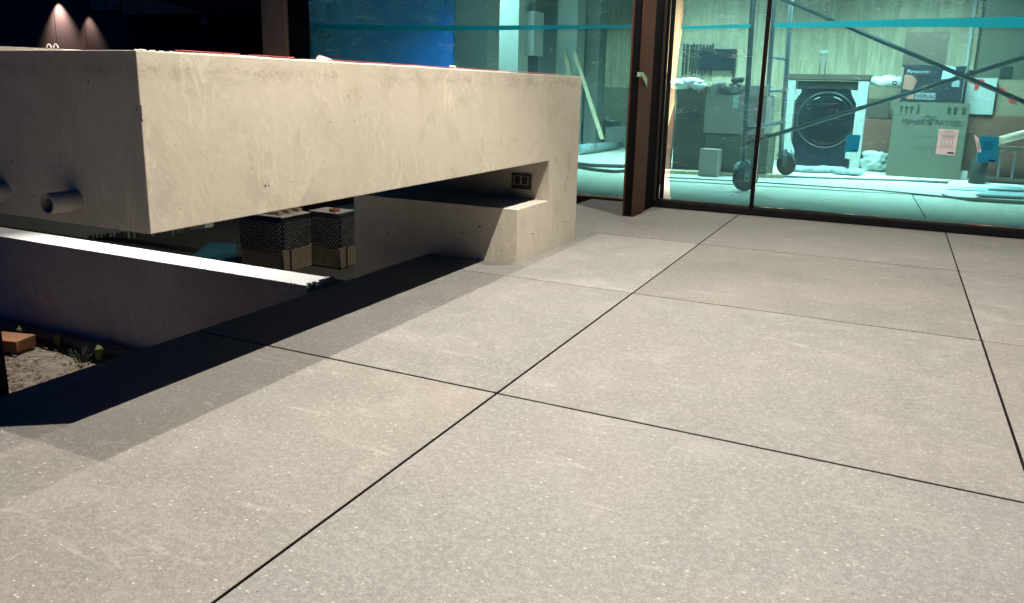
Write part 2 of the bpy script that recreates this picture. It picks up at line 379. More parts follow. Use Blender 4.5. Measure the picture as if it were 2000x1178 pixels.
# ------------------------------------------------------------ mesh helpers
class MB:
    def __init__(s): s.bm = bmesh.new()
    def box(s, x0, x1, y0, y1, z0, z1, bevel=0.0, rot=None, piv=None):
        b = bmesh.new(); bmesh.ops.create_cube(b, size=1)
        for v in b.verts:
            v.co = Vector(((x0 + x1) / 2 + v.co.x * abs(x1 - x0), (y0 + y1) / 2 + v.co.y * abs(y1 - y0), (z0 + z1) / 2 + v.co.z * abs(z1 - z0)))
        if bevel: bmesh.ops.bevel(b, geom=b.edges[:], offset=bevel, segments=2, affect='EDGES', profile=.6)
        if rot is not None:
            pv = Vector(piv) if piv is not None else Vector(((x0 + x1) / 2, (y0 + y1) / 2, (z0 + z1) / 2))
            for v in b.verts: v.co = pv + rot @ (v.co - pv)
        s.join(b); return s
    def join(s, b):
        me = bpy.data.meshes.new('t'); b.to_mesh(me); s.bm.from_mesh(me); bpy.data.meshes.remove(me); b.free()
    def tube(s, pts, r, seg=12, cap=True, inner=None):
        pts = [Vector(p) for p in pts]; rings = []
        for i, p in enumerate(pts):
            t = (pts[min(i + 1, len(pts) - 1)] - pts[max(i - 1, 0)]).normalized()
            a = t.cross(Vector((0, 0, 1)));
            if a.length < 1e-3: a = t.cross(Vector((1, 0, 0)))
            a.normalize(); c = t.cross(a).normalized()
            rr = r[i] if isinstance(r, (list, tuple)) else r
            rings.append([s.bm.verts.new(p + (a * math.cos(k * 2 * math.pi / seg) + c * math.sin(k * 2 * math.pi / seg)) * rr) for k in range(seg)])
        for i in range(len(rings) - 1):
            for k in range(seg):
                f = s.bm.faces.new((rings[i][k], rings[i][(k + 1) % seg], rings[i + 1][(k + 1) % seg], rings[i + 1][k])); f.smooth = True
        if cap: s.bm.faces.new(rings[0][::-1]); s.bm.faces.new(rings[-1])
        return s
    def prism(s, pts, d, bevel=0.0):
        """extrude planar polygon pts (3-D) by vector d"""
        b = bmesh.new(); d = Vector(d)
        a = [b.verts.new(Vector(p)) for p in pts]; c = [b.verts.new(Vector(p) + d) for p in pts]
        n = len(pts); b.faces.new(a); b.faces.new(c[::-1])
        for i in range(n): b.faces.new((a[i], c[i], c[(i + 1) % n], a[(i + 1) % n]))
        bmesh.ops.recalc_face_normals(b, faces=b.faces[:])
        if bevel: bmesh.ops.bevel(b, geom=b.edges[:], offset=bevel, segments=2, affect='EDGES', profile=.6)
        s.join(b); return s
    def blob(s, c, r, sub=2, amp=.25, freq=2.0, sc=(1, 1, 1)):
        b = bmesh.new(); bmesh.ops.create_icosphere(b, subdivisions=sub, radius=1)
        c = Vector(c)
        for v in b.verts:
            k = 1 + amp * noise.noise(v.co * freq + c * 7)
            v.co = c + Vector((v.co.x * sc[0], v.co.y * sc[1], v.co.z * sc[2])) * r * k
        for f in b.faces: f.smooth = True
        s.join(b); return s
    def torus(s, c, R_, r, axis='Y', seg=40, ts=10, a0=0, a1=2 * math.pi):
        pts = []
        n = seg
        full = abs(a1 - a0 - 2 * math.pi) < 1e-6
        rings = []
        for i in range(n if full else n + 1):
            a = a0 + (a1 - a0) * i / n
            if axis == 'Y': d = Vector((math.cos(a), 0, math.sin(a))); q = Vector((0, 1, 0))
            elif axis == 'X': d = Vector((0, math.cos(a), math.sin(a))); q = Vector((1, 0, 0))
            else: d = Vector((math.cos(a), math.sin(a), 0)); q = Vector((0, 0, 1))
            rings.append([s.bm.verts.new(Vector(c) + d * (R_ + r * math.cos(t * 2 * math.pi / ts)) + q * r * math.sin(t * 2 * math.pi / ts)) for t in range(ts)])
        m_ = len(rings)
        for i in range(m_ if full else m_ - 1):
            for t in range(ts):
                f = s.bm.faces.new((rings[i][t], rings[(i + 1) % m_][t], rings[(i + 1) % m_][(t + 1) % ts], rings[i][(t + 1) % ts])); f.smooth = True
        return s
    def build(s, name, mat, parent=None, origin=None):
        bmesh.ops.recalc_face_normals(s.bm, faces=s.bm.faces[:])
        me = bpy.data.meshes.new(name); s.bm.to_mesh(me); s.bm.free()
        me.materials.append(mat)
        o = bpy.data.objects.new(name, me); COL.objects.link(o)
        if parent is not None:
            o.parent = parent; o.matrix_parent_inverse = parent.matrix_world.inverted() if False else Matrix.Translation(-parent.location)
        return o

def tag(o, label=None, cat=None, group=None, kind=None):
    if label: o['label'] = label
    if cat: o['category'] = cat
    if group: o['group'] = group
    if kind: o['kind'] = kind
    return o
def thing(name, loc, label, cat, group=None):
    o = bpy.data.objects.new(name, None); o.empty_display_size = .05; COL.objects.link(o); o.location = loc
    return tag(o, label, cat, group)
def struct(o): o['kind'] = 'structure'; return o
def text_obj(body, size, mat, name, parent, loc, rot, ext=.0006, bold=0.0, align='LEFT'):
    cu = bpy.data.curves.new('t', 'FONT'); cu.body = body; cu.size = size; cu.extrude = ext; cu.offset = bold; cu.align_x = align
    to = bpy.data.objects.new('t', cu); COL.objects.link(to)
    bpy.context.view_layer.update()
    me = bpy.data.meshes.new_from_object(to.evaluated_get(bpy.context.evaluated_depsgraph_get()))
    bpy.data.objects.remove(to); me.materials.clear(); me.materials.append(mat)
    mt = Matrix.Translation(Vector(loc)) @ rot.to_4x4()
    me.transform(mt)
    o = bpy.data.objects.new(name, me); COL.objects.link(o)
    if parent is not None: o.parent = parent; o.matrix_parent_inverse = Matrix.Translation(-parent.location)
    return o
FRONT = Matrix.Rotation(R(90), 3, 'X')     # text upright, facing -Y

# ============================================================ SETTING
XE = -1.092            # terrace edge
YS = 3.558             # front of the glass wall (right part)
YL = 3.729             # glass plane of the left part
W1_ = .806
# earth below everything
b = MB(); b.box(-60, 60, -60, 60, -1.2, -1.0); struct(b.build('ground', M['soil']))
# planting bed ground (lower than the terrace)
bm = bmesh.new(); nx, ny = 130, 110
grid = [[None] * (ny + 1) for _ in range(nx + 1)]
for i in range(nx + 1):
    for j in range(ny + 1):
        x = -9.0 + 7.9 * (i / nx) ** .7 ; y = -2.0 + 7.2 * j / ny
        z = (-.49 if y < .7 else -.60) + .018 * noise.noise(Vector((x * 3, y * 3, 0))) + .012 * noise.noise(Vector((x * 14, y * 14, 3)))
        grid[i][j] = bm.verts.new((x, y, z))
for i in range(nx):
    for j in range(ny):
        f = bm.faces.new((grid[i][j], grid[i + 1][j], grid[i + 1][j + 1], grid[i][j + 1])); f.smooth = True
o = MB(); o.bm.free(); o.bm = bm; struct(o.build('bed_ground', M['gravel']))
b = MB(); b.box(-9.0, -1.12, W1_ + .002, 5.2, -.60, -.455); struct(b.build('rear_ground', M['soil']))  # rear soil coloured near black in place of unlit shade
# loose chips on the bed
def scatter(n, lo, hi, mat, nm, lb):
    b = MB()
    for i in range(n):
        x = random.uniform(-3.6, -1.3); y = random.uniform(-.45, .58)
        if noise.noise(Vector((x * 3.3, y * 3.3, 8))) < -.12 and nm == 'stone_chips': continue
        sz = random.uniform(lo, hi) * (2.0 if random.random() < .04 else 1)
        rt = Matrix.Rotation(random.uniform(0, 3.1), 3, 'Z') @ Matrix.Rotation(random.uniform(-.6, .6), 3, 'X')
        zz = -.484 + .018 * noise.noise(Vector((x * 3, y * 3, 0)))
        cx, cy = x, y; k = random.choice((4, 5, 6)); a0 = random.uniform(0, 6)
        pts = [Vector((cx + sz * random.uniform(.7, 1.2) * math.cos(a0 + t * 6.283 / k), cy + sz * .55 * random.uniform(.7, 1.2) * math.sin(a0 + t * 6.283 / k), zz)) for t in range(k)]
        c_ = Vector((cx, cy, zz)); pts = [c_ + rt @ (p_ - c_) for p_ in pts]
        b.prism(pts, (0, 0, sz * .4))
    tag(b.build(nm, mat), lb, 'gravel', kind='stuff')
scatter(2600, .0025, .0085, M['stone'], 'stone_chips', 'pale loose stone chips scattered over the soil below the terrace')
scatter(1300, .003, .011, M['bark'], 'bark_litter', 'brown bark litter scattered over the soil below the terrace')

# terrace: real slabs with open joints over a dark void
me_b = bmesh.new(); random.seed(4)
xl = [XE, 0.0, 1.216, 2.432, 3.648, 4.86]
yl = [-4.80, -3.6, -2.4, -1.2, 0.0, 1.201, 2.389]
layS = me_b.verts.layers.float_vector.new('slab_shift'); layT = me_b.verts.layers.float_vector.new('slab_tint')
for i in range(len(xl) - 1):
    for j in range(len(yl)):
        xa, xb2 = xl[i], xl[i + 1]; ya = yl[j]; yb = yl[j + 1] if j + 1 < len(yl) else (YS if i > 0 else YS)
        gx = .0043; gy = .0044
        tb = bmesh.new(); bmesh.ops.create_cube(tb, size=1)
        dz = random.uniform(-.0006, .0006)
        x0, x1_ = xa + (gx if i else 0), xb2 - (.002); y0_, y1_ = ya + gy, yb - gy
        for v in tb.verts: v.co = Vector(((x0 + x1_) / 2 + v.co.x * (x1_ - x0), (y0_ + y1_) / 2 + v.co.y * (y1_ - y0_), -.0105 + dz + v.co.z * .021))
        bmesh.ops.bevel(tb, geom=tb.edges[:], offset=.0012, segments=1, affect='EDGES')
        me_t = bpy.data.meshes.new('t'); tb.to_mesh(me_t); tb.free()
        n0 = len(me_b.verts); me_b.from_mesh(me_t); bpy.data.meshes.remove(me_t); me_b.verts.ensure_lookup_table()
        sh = Vector((random.uniform(0, 40), random.uniform(0, 40), random.uniform(0, 9)))
        k = {(0, 5): 1.12, (1, 5): .90, (1, 4): 1.0, (1, 6): .93, (0, 6): .90, (2, 5): 1.0}.get((i, j), random.uniform(.95, 1.04))
        wr = random.uniform(-.02, .02)
        for v in me_b.verts[n0:]:
            v[layS] = sh; v[layT] = Vector((k * (1 + wr), k, k * (1 - wr)))
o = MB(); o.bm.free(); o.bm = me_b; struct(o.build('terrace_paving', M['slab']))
b = MB(); b.box(XE + .02, 4.8, -4.75, YS - .01, -.5, -.0055); b.box(XE + .002, XE + .02, -5, YL, -.5, -.022)
struct(b.build('terrace_base', M['void']))
# paving strip running on to the set-back left window
b = MB(); b.box(XE, -.66, YS + .002, YL - .03, -.021, -.001, .001); struct(b.build('terrace_strip', M['greywall']))

# low white-topped wall between bed and pallets
W0, W1 = .648, .806
b = MB(); prof = []
b.box(-9.0, -1.19, W0, W1, -.56, -.004, .003)
lw = b.build('low_wall', M['wallconc'])
tag(lw, 'low grey concrete wall with a bright white top, running left from the terrace edge', 'wall')
b = MB()
for i in range(26):
    x = random.uniform(-2.0, -1.2); b.blob((x, W0 + random.uniform(-.002, .006), -.004), random.uniform(.0012, .0032), 1, .4)
for i in range(26):
    b.blob((-1.19 - random.uniform(-.015, .01), random.uniform(W0, W1), -.004), random.uniform(.004, .01), 1, .5)
b.build('mortar_crumbs', M['mortar'], lw); bpy.data.objects['mortar_crumbs']['kind'] = 'stuff'
b = MB()
pts = []
for i, x in enumerate([-1.192 - 0, -1.13, -1.10]): pass
b.box(-1.188, -1.094, W0 - .004, W1 + .02, -.10, -.012, .004)
for i in range(14):
    b.blob((random.uniform(-1.185, -1.10), random.uniform(W0, W1), -.012), random.uniform(.006, .014), 1, .5, sc=(1, 1, .5))
e = b.build('wall_end_packing', M['cut']); tag(e, 'chipped teal grey packing at the end of the low wall against the terrace edge', 'packing')
# felt strip at the foot of the low wall with foam clods
b = MB(); pts = []
for i in range(60):
    x = -4.6 + 3.4 * i / 59
    pts.append((x, .61 + .012 * noise.noise(Vector((x * 5, 0, 0))), -.468 + .014 * noise.noise(Vector((x * 7, 3, 0)))))
b.tube(pts, [.036 + .008 * noise.noise(Vector((p[0] * 11, 1, 1))) for p in pts], 10)
tag(b.build('drainage_roll', M['mesh']), 'dark fuzzy drainage roll lying along the foot of the low wall', 'drainage roll')
for (px, py, lb, s_) in ((38, 652, 'small yellowish clod on the drainage roll nearest the left edge', .022), (112, 664, 'yellowish curled clod midway along the drainage roll', .024), (194, 690, 'yellowish crumpled clod where the drainage roll meets the terrace', .024)):
    p = G(px, py, -.45); b = MB(); b.blob(p, s_, 3, .7, 2.5, (.8, .5, 1.4)); b.blob(p + Vector((.012, -.004, .018)), s_ * .6, 3, .7, 3)
    tag(b.build('clod', M['clod']), lb, 'clod', 'clods on the drainage roll')
p = G(25, 684, -.48)
b = MB(); b.box(p.x - .22, p.x + .06, p.y - .06, p.y + .06, -.478, -.42, .006, rot=Matrix.Rotation(.25, 3, 'Z'))
tag(b.build('timber_block', M['brick']), 'orange block lying on the gravel at the left edge of the photo', 'block')
p = G(160, 706, -.48); b = MB()
for i in range(34):
    a = random.uniform(0, 6.28); r_ = random.uniform(0, .03); q = Vector((p.x + r_ * math.cos(a), p.y + r_ * math.sin(a), -.485))
    tip = q + Vector((math.cos(a) * random.uniform(.01, .05), math.sin(a) * random.uniform(.01, .05), random.uniform(.03, .07)))
    b.tube([q, (q + tip) / 2 + Vector((0, 0, .008)), tip], [.0016, .0012, .0003], 4)
tag(b.build('grass_tuft', M['grass']), 'small green grass tuft growing beside the drainage roll', 'grass')
# black stub added for the dark upright edge at the very left
b = MB(); b.box(-1.125, -1.098, -.66, -.605, -.5, .20, .002)
tag(b.build('black_stub', M['black']), 'thin black upright stub against the terrace edge at the far left', 'post')

# ============================================================ CONCRETE COUNTER
XB, XL, ZT, ZB, ZS = -.62, -1.53, .8545, .4504, .254
Y0, Y1, Y2, Y3 = -.531, 1.42, 1.769, 2.155
ct = thing('concrete_counter', (-1.07, 1.8, 0), 'large beige cast concrete counter cantilevering over the terrace edge on a stepped foot', 'counter')
prof = [(Y0, ZT), (Y0, ZB), (Y2, ZB), (Y2, ZS), (Y1, ZS), (Y1, -.5), (Y3, -.5), (Y3, ZT)]
bb = bmesh.new()
def rough_edge(y, z, s):  return 0
a = [bb.verts.new((XB, y, z)) for y, z in prof]; c = [bb.verts.new((XL, y, z)) for y, z in prof]
bb.faces.new(a); bb.faces.new(c[::-1])
for i in range(8): bb.faces.new((a[i], c[i], c[(i + 1) % 8], a[(i + 1) % 8]))
bmesh.ops.recalc_face_normals(bb, faces=bb.faces[:])
bmesh.ops.bevel(bb, geom=[e_ for e_ in bb.edges], offset=.0022, segments=2, affect='EDGES', profile=.6)
o = MB(); o.bm.free(); o.bm = bb
# terrace slab cuts: the foot stands through the paving; keep it simple and solid
body = o.build('body', M['conc'], ct)
# chipped arris near the front corner
b = MB()
for i in range(7):
    b.blob((XB - .0005, Y0 + .001 + random.uniform(0, .002), .735 - i * .005), .0032, 1, .6, sc=(.4, .8, 1.5))
b.build('chipped_arris', M['mesh'], ct)
# mortar bed and red strips painting chalk and its overexposed glow, along the top edge
b = MB(); n = 90
for i in range(n):
    ya = Y0 + .10 + (1.84 - .10 + .0) * i / n; yb = ya + (1.84 - .10) / n * .985
    h = .002 + .003 * max(0, noise.noise(Vector((ya * 6, 0, 0))) + .3)
    b.box(XB - .11, XB - .002 - .004 * random.random(), ya, yb, ZT - .001, ZT + h)
for i in range(16): b.blob((XB - random.uniform(.002, .015), Y0 + random.uniform(.0, .14), ZT + .001), random.uniform(.002, .005), 1, .4, sc=(1, 1.6, .5))
b.blob((XB - .02, .10, ZT + .006), .0075, 2, .5); b.tube([(XB - .02, .10, ZT + .012), (XB - .025, .17, ZT + .005)], [.006, .002], 6)
for y in (.84, .855, .87): b.blob((XB - .015, y, ZT + .008), .006, 1, .5)
b.build('mortar_bed', M['mortar'], ct)
for s0, s1 in [(-.40, -.22), (-.17, -.02), (.14, .42), (.44, .70), (.72, 1.18), (1.2, 1.9)]:
    b = MB(); b.box(XB - .030, XB - .007, s0, s1, ZT + .0052, ZT + .0066, .0005); b.build('red_glow_strip', M['red'], ct)
b = MB()
b.box(XL - .1, XB - .28, Y0 + .03, Y0 + .13, ZT + .004, ZT + .014, .001, rot=Matrix.Rotation(R(1.6), 3, 'Y'))
for x in (-.98, -.955): b.torus((x, Y0 + .05, ZT + .008), .008, .0016, 'Y', 16, 6, 0, math.pi)
tag(b.build('screed_board', M['mortar']), 'pale thin board lying on top of the concrete counter at its left end', 'board')
# pins standing out of the face
for (px, py) in ((1106, 345), (1101, 433), (1039, 456)):
    p = PX(px, py, XB); b = MB(); b.tube([(XB - .01, p.y, p.z), (XB + .034, p.y, p.z)], .0028, 8)
    b.build('steel_pin', M['iron'], ct)
p = PY(908, 455, Y1); b = MB(); b.tube([(p.x, Y1 + .01, p.z), (p.x, Y1 - .03, p.z)], .0035, 8); b.build('steel_pin', M['alu'], ct)
# double electrical box in the recess
x0, x1_ = -.821, -.712
b = MB(); b.box(x0, x1_, Y2 - .004, Y2 + .002, .300, .380, .001)
eb = b.build('socket_plate', M['bronze'], ct)
b = MB()
for k in (0, 1):
    xa = -.806 + k * .040
    for (q0, q1, r0, r1) in ((xa, xa + .038, .365, .368), (xa, xa + .038, .322, .325), (xa, xa + .003, .3255, .3645), (xa + .035, xa + .038, .3255, .3645)):
        b.box(q0, q1, Y2 - .010, Y2 - .0045, r0, r1)
b.build('box_rim', M['outlet'], eb)
b = MB()
for k in (0, 1):
    xa = -.803 + k * .040; b.box(xa, xa + .0318, Y2 - .0055, Y2 - .0042, .3252, .3648)
b.build('box_opening', M['ink'], eb)
b = MB(); b.tube([(-.86, Y2 + .005, .36), (-.86, Y2 - .02, .355)], .004, 8); b.build('cable_stub', M['outlet'], ct)
# drain pipe stubs on the end face
for (bx, bz) in ((-.863, .509), (-1.135, .509)):
    b = MB(); ln = .075
    pts = [(bx, Y0 + .004, bz), (bx, Y0 - ln, bz)]
    b.tube(pts, .0245, 28, cap=False); b.tube(pts[::-1], .0205, 28, cap=False)
    bmv = b.bm; 
    for k in range(28):
        a0 = 2 * math.pi * k / 28; a1 = 2 * math.pi * (k + 1) / 28
        q = [bmv.verts.new((bx + r_ * math.cos(t), Y0 - ln, bz + r_ * math.sin(t))) for r_, t in ((.0205, a0), (.0245, a0), (.0245, a1), (.0205, a1))]
        bmv.faces.new(q)
    pp = b.build('pipe_stub', M['pvc'], ct)
    b = MB(); b.tube([(bx, Y0 - .002, bz), (bx, Y0 - .0035, bz)], .020, 20); b.build('pipe_plug', M['ink'], pp)

# ============================================================ YARD LEFT, BELOW
random.seed(21)
YR = 2.3
top = [PY(-120, 380, YR), PY(400, 400, YR)]
low = [(400, 446), (372, 449)]
x = 366
while x > 172:
    d = random.choice((2, 4, 9, 14, 18)) * (1 if x > 230 else .45); wdt = random.uniform(2, 5)
    base = 470 - (x - 172) * .10
    low += [(x, base - 10), (x - wdt * .5, base - 10 + d), (x - wdt, base - 9 + d * .9), (x - wdt * 1.3, base - 11)]; x -= wdt * 1.3 + random.uniform(1.5, 8)
low += [(168, 476), (60, 462), (-120, 440)]
b = MB(); b.prism(top + [PY(a_, c_, YR) for a_, c_ in low], (0, .08, 0))
tag(b.build('splattered_band', M['gwall']), 'grey green band with dripping ragged lower edge seen under the near end of the counter', 'wall panel')
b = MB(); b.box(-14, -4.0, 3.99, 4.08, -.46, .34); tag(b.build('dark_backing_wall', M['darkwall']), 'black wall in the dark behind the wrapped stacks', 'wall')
b = MB(); tb = []
p0, p1, p2, p3 = G(372, 505, -.45), G(462, 520, -.45), G(462, 478, -.45), G(410, 476, -.45)
b.prism([p0, p1, p2, p3], (0, 0, .01))
tag(b.build('tarp', M['tealtarp']), 'teal plastic sheet lying on the ground beside the wrapped stacks', 'tarp')
def stack(x0, x1, y0, y1, z0, zm, z1, label):
    t = thing('pallet_stack', ((x0 + x1) / 2, (y0 + y1) / 2, z0), label, 'pallet load', 'stacks wrapped in dimpled black membrane')
    b = MB(); b.box(x0 + .008, x1 - .008, y0 + .008, y1 - .008, z0, zm + .02, .003)
    # edges of the stacked slabs under paper
    k = z0 + .012
    while k < zm + .01:
        b.box(x0 + .002, x1 - .002, y0 + .002, y1 - .002, k, k + .011, .004); k += .016
    b.build('slab_pack', M['stack'], t)
    b = MB(); b.box(x0 - .006, x1 + .006, y0 - .006, y1 + .006, zm, z1 + .012, .034)
    mem = b.build('membrane', M['membrane'], t)
    b = MB(); st = .026
    n_ = 0
    zz = zm + .012; row = 0
    def dot(c, nrm, r_=.0042):
        c = Vector(c) + Vector((0, 0, .004 * noise.noise(Vector(c) * 9))); r_ *= random.uniform(.7, 1.1)
        seg = 6; a = Vector((0, 0, 1)); bb_ = Vector(nrm).cross(a)
        vs = [b.bm.verts.new(Vector(c) + (a * math.cos(q * math.pi / 3) + bb_ * math.sin(q * math.pi / 3)) * r_ + Vector(nrm) * .0015) for q in range(seg)]
        ctr = b.bm.verts.new(Vector(c) + Vector(nrm) * .0035)
        for q in range(seg): b.bm.faces.new((vs[q], vs[(q + 1) % seg], ctr))
    while zz < z1 - .018:
        off = (row % 2) * st / 2
        x = x0 + .01 + off
        while x < x1 - .006: dot((x, y0 - .006, zz), (0, -1, 0)); x += st
        y = y0 + .01 + off
        while y < y1 - .006: dot((x1 + .006, y, zz), (1, 0, 0)); y += st
        zz += st * .62; row += 1
    b.build('studs', M['dot'], mem)
    b = MB()
    xs = (x0 + x1) / 2
    for px_, py_ in ((x1 - .03, None),):
        b.box(px_ + .034, px_ + .0375, y0 + .06, y0 + .072, z0, zm + .01)
    b.tube([(x1 - .002, y0 - .002, z0), (x1, y0 - .003, zm)], .004, 6)
    b.build('strap', M['ink'], t)
    return t
def stk(pxl, pxc, pxr, pyt, pym, Y):
    a, c_ = PY(pxl, 440, Y), PY(pxc, 440, Y); e_ = PX(pxr, 440, c_.x)
    return (a.x, c_.x, Y, e_.y, -.454, PY(pxc, pym, Y).z, PY(pxc, pyt, Y).z)
k1 = stk(466, 551, 608, 430, 493, 2.15); k2 = stk(600, 663, 760, 424, 488, 2.45)
s1 = stack(*k1, 'wrapped slab stack with a wooden pallet lid, left one under the counter')
s2 = stack(*k2, 'wrapped slab stack partly hidden by the counter foot, right one')
zt1, zt2 = k1[6] + .012, k2[6] + .012
t = thing('stack_board', ((k1[0] + k1[1]) / 2, (k1[2] + k1[3]) / 2, zt1), 'flat grey board with wooden battens lying on the left wrapped stack', 'board')
b = MB(); b.box(k1[0] + .02, k1[1] + .01, k1[2] - .01, k1[3] - .02, zt1 + .0005, zt1 + .008, .002); b.build('panel', M['pvc'], t)
b = MB(); n_ = 3
for i in range(3):
    y = k1[2] + .05 + i * (k1[3] - k1[2] - .1) / 2; b.box(k1[0] + .05, k1[1] - .05, y - .02, y + .02, zt1 + .0085, zt1 + .032, .003)
b.build('batten', M['card'], t)
b = MB(); b.box(k2[0] + .01, k2[1] - .03, k2[2] + .01, k2[2] + .2, zt2 + .0005, zt2 + .009, .002); tag(b.build('grey_sheet', M['pvc']), 'thin grey sheet lying on the right wrapped stack', 'sheet')
b = MB(); b.box(k2[1] - .11, k2[1] - .06, k2[2] + .03, k2[2] + .09, zt2 + .0095, zt2 + .03, .004); tag(b.build('timber_offcut', M['brick']), 'small orange timber offcut on the grey sheet', 'offcut')

# ============================================================ FAR COVERED YARD (black, with wall washers)
b = MB(); b.box(-30, -7.6, 8.0, 8.3, -1.0, 4.5)
wl = b.build('yard_wall', M['washwall']); tag(wl, 'dark fair faced wall lit by two wall washers at the top left', 'wall')
b = MB(); q = PY(108, 50, 8.0).x; b.box(q - .006, q + .006, 7.996, 7.9995, -1, 4.4); q = PY(167, 60, 8.0).x; b.box(q - .006, q + .006, 7.996, 7.9995, -1, 4.4)
b.build('panel_joint', M['ink'], wl)
p0, p1 = PY(177, 0, 7.0), PY(237, 20, 7.0)
t = thing('slatted_grille', (p0.x, 7.0, p1.z), 'dark grille with thin pale vertical bars at the top left', 'grille')
b = MB(); b.box(p0.x - .1, p1.x, 7.02, 7.06, p1.z - .05, p0.z + .6); b.build('grille_back', M['black'], t)
b = MB(); k = 12
for i in range(k):
    x = p0.x + (p1.x - p0.x) * (i + .5) / k; b.box(x - .010, x + .010, 6.98, 7.0, p1.z, p0.z + .6)
b.build('grille_bar', M['white'], t)
b = MB(); b.prism([PY(238, -60, 6.8), PY(238, 27, 6.8), PY(262, 28, 6.8), PY(405, 27, 6.8), PY(290, -3, 6.8), PY(290, -60, 6.8)], (0, .12, 0))  # lit wedge of the wall built as a tan panel
tag(b.build('light_wedge_panel', M['tan']), 'brownish painted-light soffit panel at the top left beside the grille', 'wedge')
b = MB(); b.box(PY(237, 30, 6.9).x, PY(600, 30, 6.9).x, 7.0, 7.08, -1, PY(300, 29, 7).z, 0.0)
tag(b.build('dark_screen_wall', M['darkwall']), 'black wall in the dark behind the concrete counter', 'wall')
p0 = PY(383, 32, 6.9); p1 = PY(397, 47, 6.9)
b = MB(); b.box(p0.x, p1.x, 6.97, 6.985, p1.z, p0.z, .002); tag(b.build('notice_plate', M['pvc']), 'small grey plate on the black wall at the top left', 'plate')
p0 = PY(511, 50, 3.70); p1 = PY(557, 50, 3.70)
b = MB(); b.box(p0.x, p1.x, 3.70, 3.9, -1, 3.2, .004)
tag(b.build('brown_pillar', M['tan']), 'dim brown vertical pillar left of the blue film window', 'pillar')
b = MB(); b.box(p1.x + .01, PY(603, 60, 3.72).x, 3.73, 3.95, -1, 3.2, .002)
tag(b.build('black_jamb', M['black']), 'black jamb between the brown pillar and the blue film', 'jamb')

b = MB(); b.prism([(-3.97, 3.96, -1), (-3.92, 3.96, -1), (-7.85, 8.5, -1), (-7.95, 8.5, -1)], (0, 0, 4.0))  # unseen wall added to keep indoor light off the covered yard
tag(b.build('light_block_partition', M['darkwall']), 'added black light-blocking partition hidden behind the jamb between the covered yard and the indoor room', 'partition')
# ============================================================ GLASS WALL
# steel column (H section, flanges facing left and right)
XC0, XC1 = -.643, -.575
t = thing('steel_column', (-.6, 3.2, 0), 'brown steel H column standing on the terrace in front of the glass wall', 'column')
fy0, fy1 = 3.04, 3.31
b = MB(); b.box(XC1 - .007, XC1, fy0, fy1, .002, 3.0, .001); fl = b.build('flange', M['steel'], t)
b = MB(); b.box(XC0, XC0 + .010, fy0, fy1, .002, 3.0, .001); b.build('flange', M['steel'], t)
b = MB(); b.box(XC0 + .0102, XC1 - .0072, fy0 + .012, fy1 - .002, .002, 3.0); b.build('black_insert', M['void'], t)  # black insert filling the recess between the flanges
b = MB(); b.box(XC0 + .012, XC1 - .012, fy1, YS + .06, .002, 3.0, .001); b.build('spacer', M['void'], t)
# green tape
b = MB(); pz = PX(1262, 148, XC1 + .001); 
y_, z_ = fy0, PY(1248, 145, fy0).z
b.prism([(XC1 + .0008, y_ - .001, z_ + .012), (XC1 + .0008, y_ + .055, z_ + .012), (XC1 + .010, y_ + .12, z_ - .022), (XC1 + .014, y_ + .115, z_ - .075), (XC1 + .006, y_ + .07, z_ - .04), (XC1 + .0012, y_ + .03, z_ - .014), (XC1 + .0008, y_ - .001, z_ - .015)], (.0012, 0, 0))
b.box(XC1 - .018, XC1 + .001, y_ - .0022, y_ - .001, z_ - .015, z_ + .012)
tag(b.build('masking_tape', M['gtape']), 'pale green piece of masking tape peeling off the steel column', 'tape')

ww = thing('glass_wall', (.6, YS, 0), 'frameless glass wall right of the steel column with black sill and mullion', 'glass wall')
b = MB(); b.box(-.60, 6.0, YS, YS + .05, .002, .046, .002); b.build('sill', M['black'], ww)
b = MB(); b.box(-.60, 6.0, YS + .052, YS + .16, .002, .040, .003); b.box(-.56, 6.0, YS + .051, YS + .060, .040, .058, .002); b.build('sill_track', M['alu'], ww)
b = MB(); b.box(-.602, -.572, YS - .004, YS + .16, .048, 3.0, .002); b.build('jamb', M['bronze'], ww)
b = MB(); b.box(-.571, -.555, YS + .002, YS + .15, .048, 3.0, .001); b.build('jamb_liner', M['void'], ww)
xm = .0655
b = MB(); b.box(xm - .004, xm + .022, YS + .002, YS + .030, .048, 3.0, .001); b.build('mullion', M['void'], ww)
b = MB(); b.box(-.553, xm - .005, YS + .016, YS + .024, .060, 3.0); b.build('pane', M['glass'], ww)
b = MB(); b.box(xm + .023, 6.0, YS + .016, YS + .024, .060, 3.0); b.build('pane', M['glass'], ww)

wl2 = thing('glass_wall', (-2.2, YL, 0), 'set back glass wall left of the steel column, covered by cyan and blue film', 'glass wall')
b = MB(); b.box(-3.74, -.63, YL - .03, YL + .06, -.02, .012, .002); b.build('sill', M['black'], wl2)
b = MB(); b.box(-3.74, -.63, YL + .0, YL + .05, .0125, .024, .002); b.build('sill_track', M['alu'], wl2)
b = MB(); b.box(-.672, -.650, YL - .03, YL + .05, .0, 3.0, .002); b.build('jamb', M['black'], wl2)
b = MB(); b.box(-3.72, -.674, YL + .010, YL + .018, .026, 3.0); b.build('pane', M['glass'], wl2)
b = MB(); b.box(-3.74, -.62, YL, YL + .1, -1.0, -.022); tag(b.build('plinth_wall', M['black']), 'black plinth under the set back window', 'plinth')

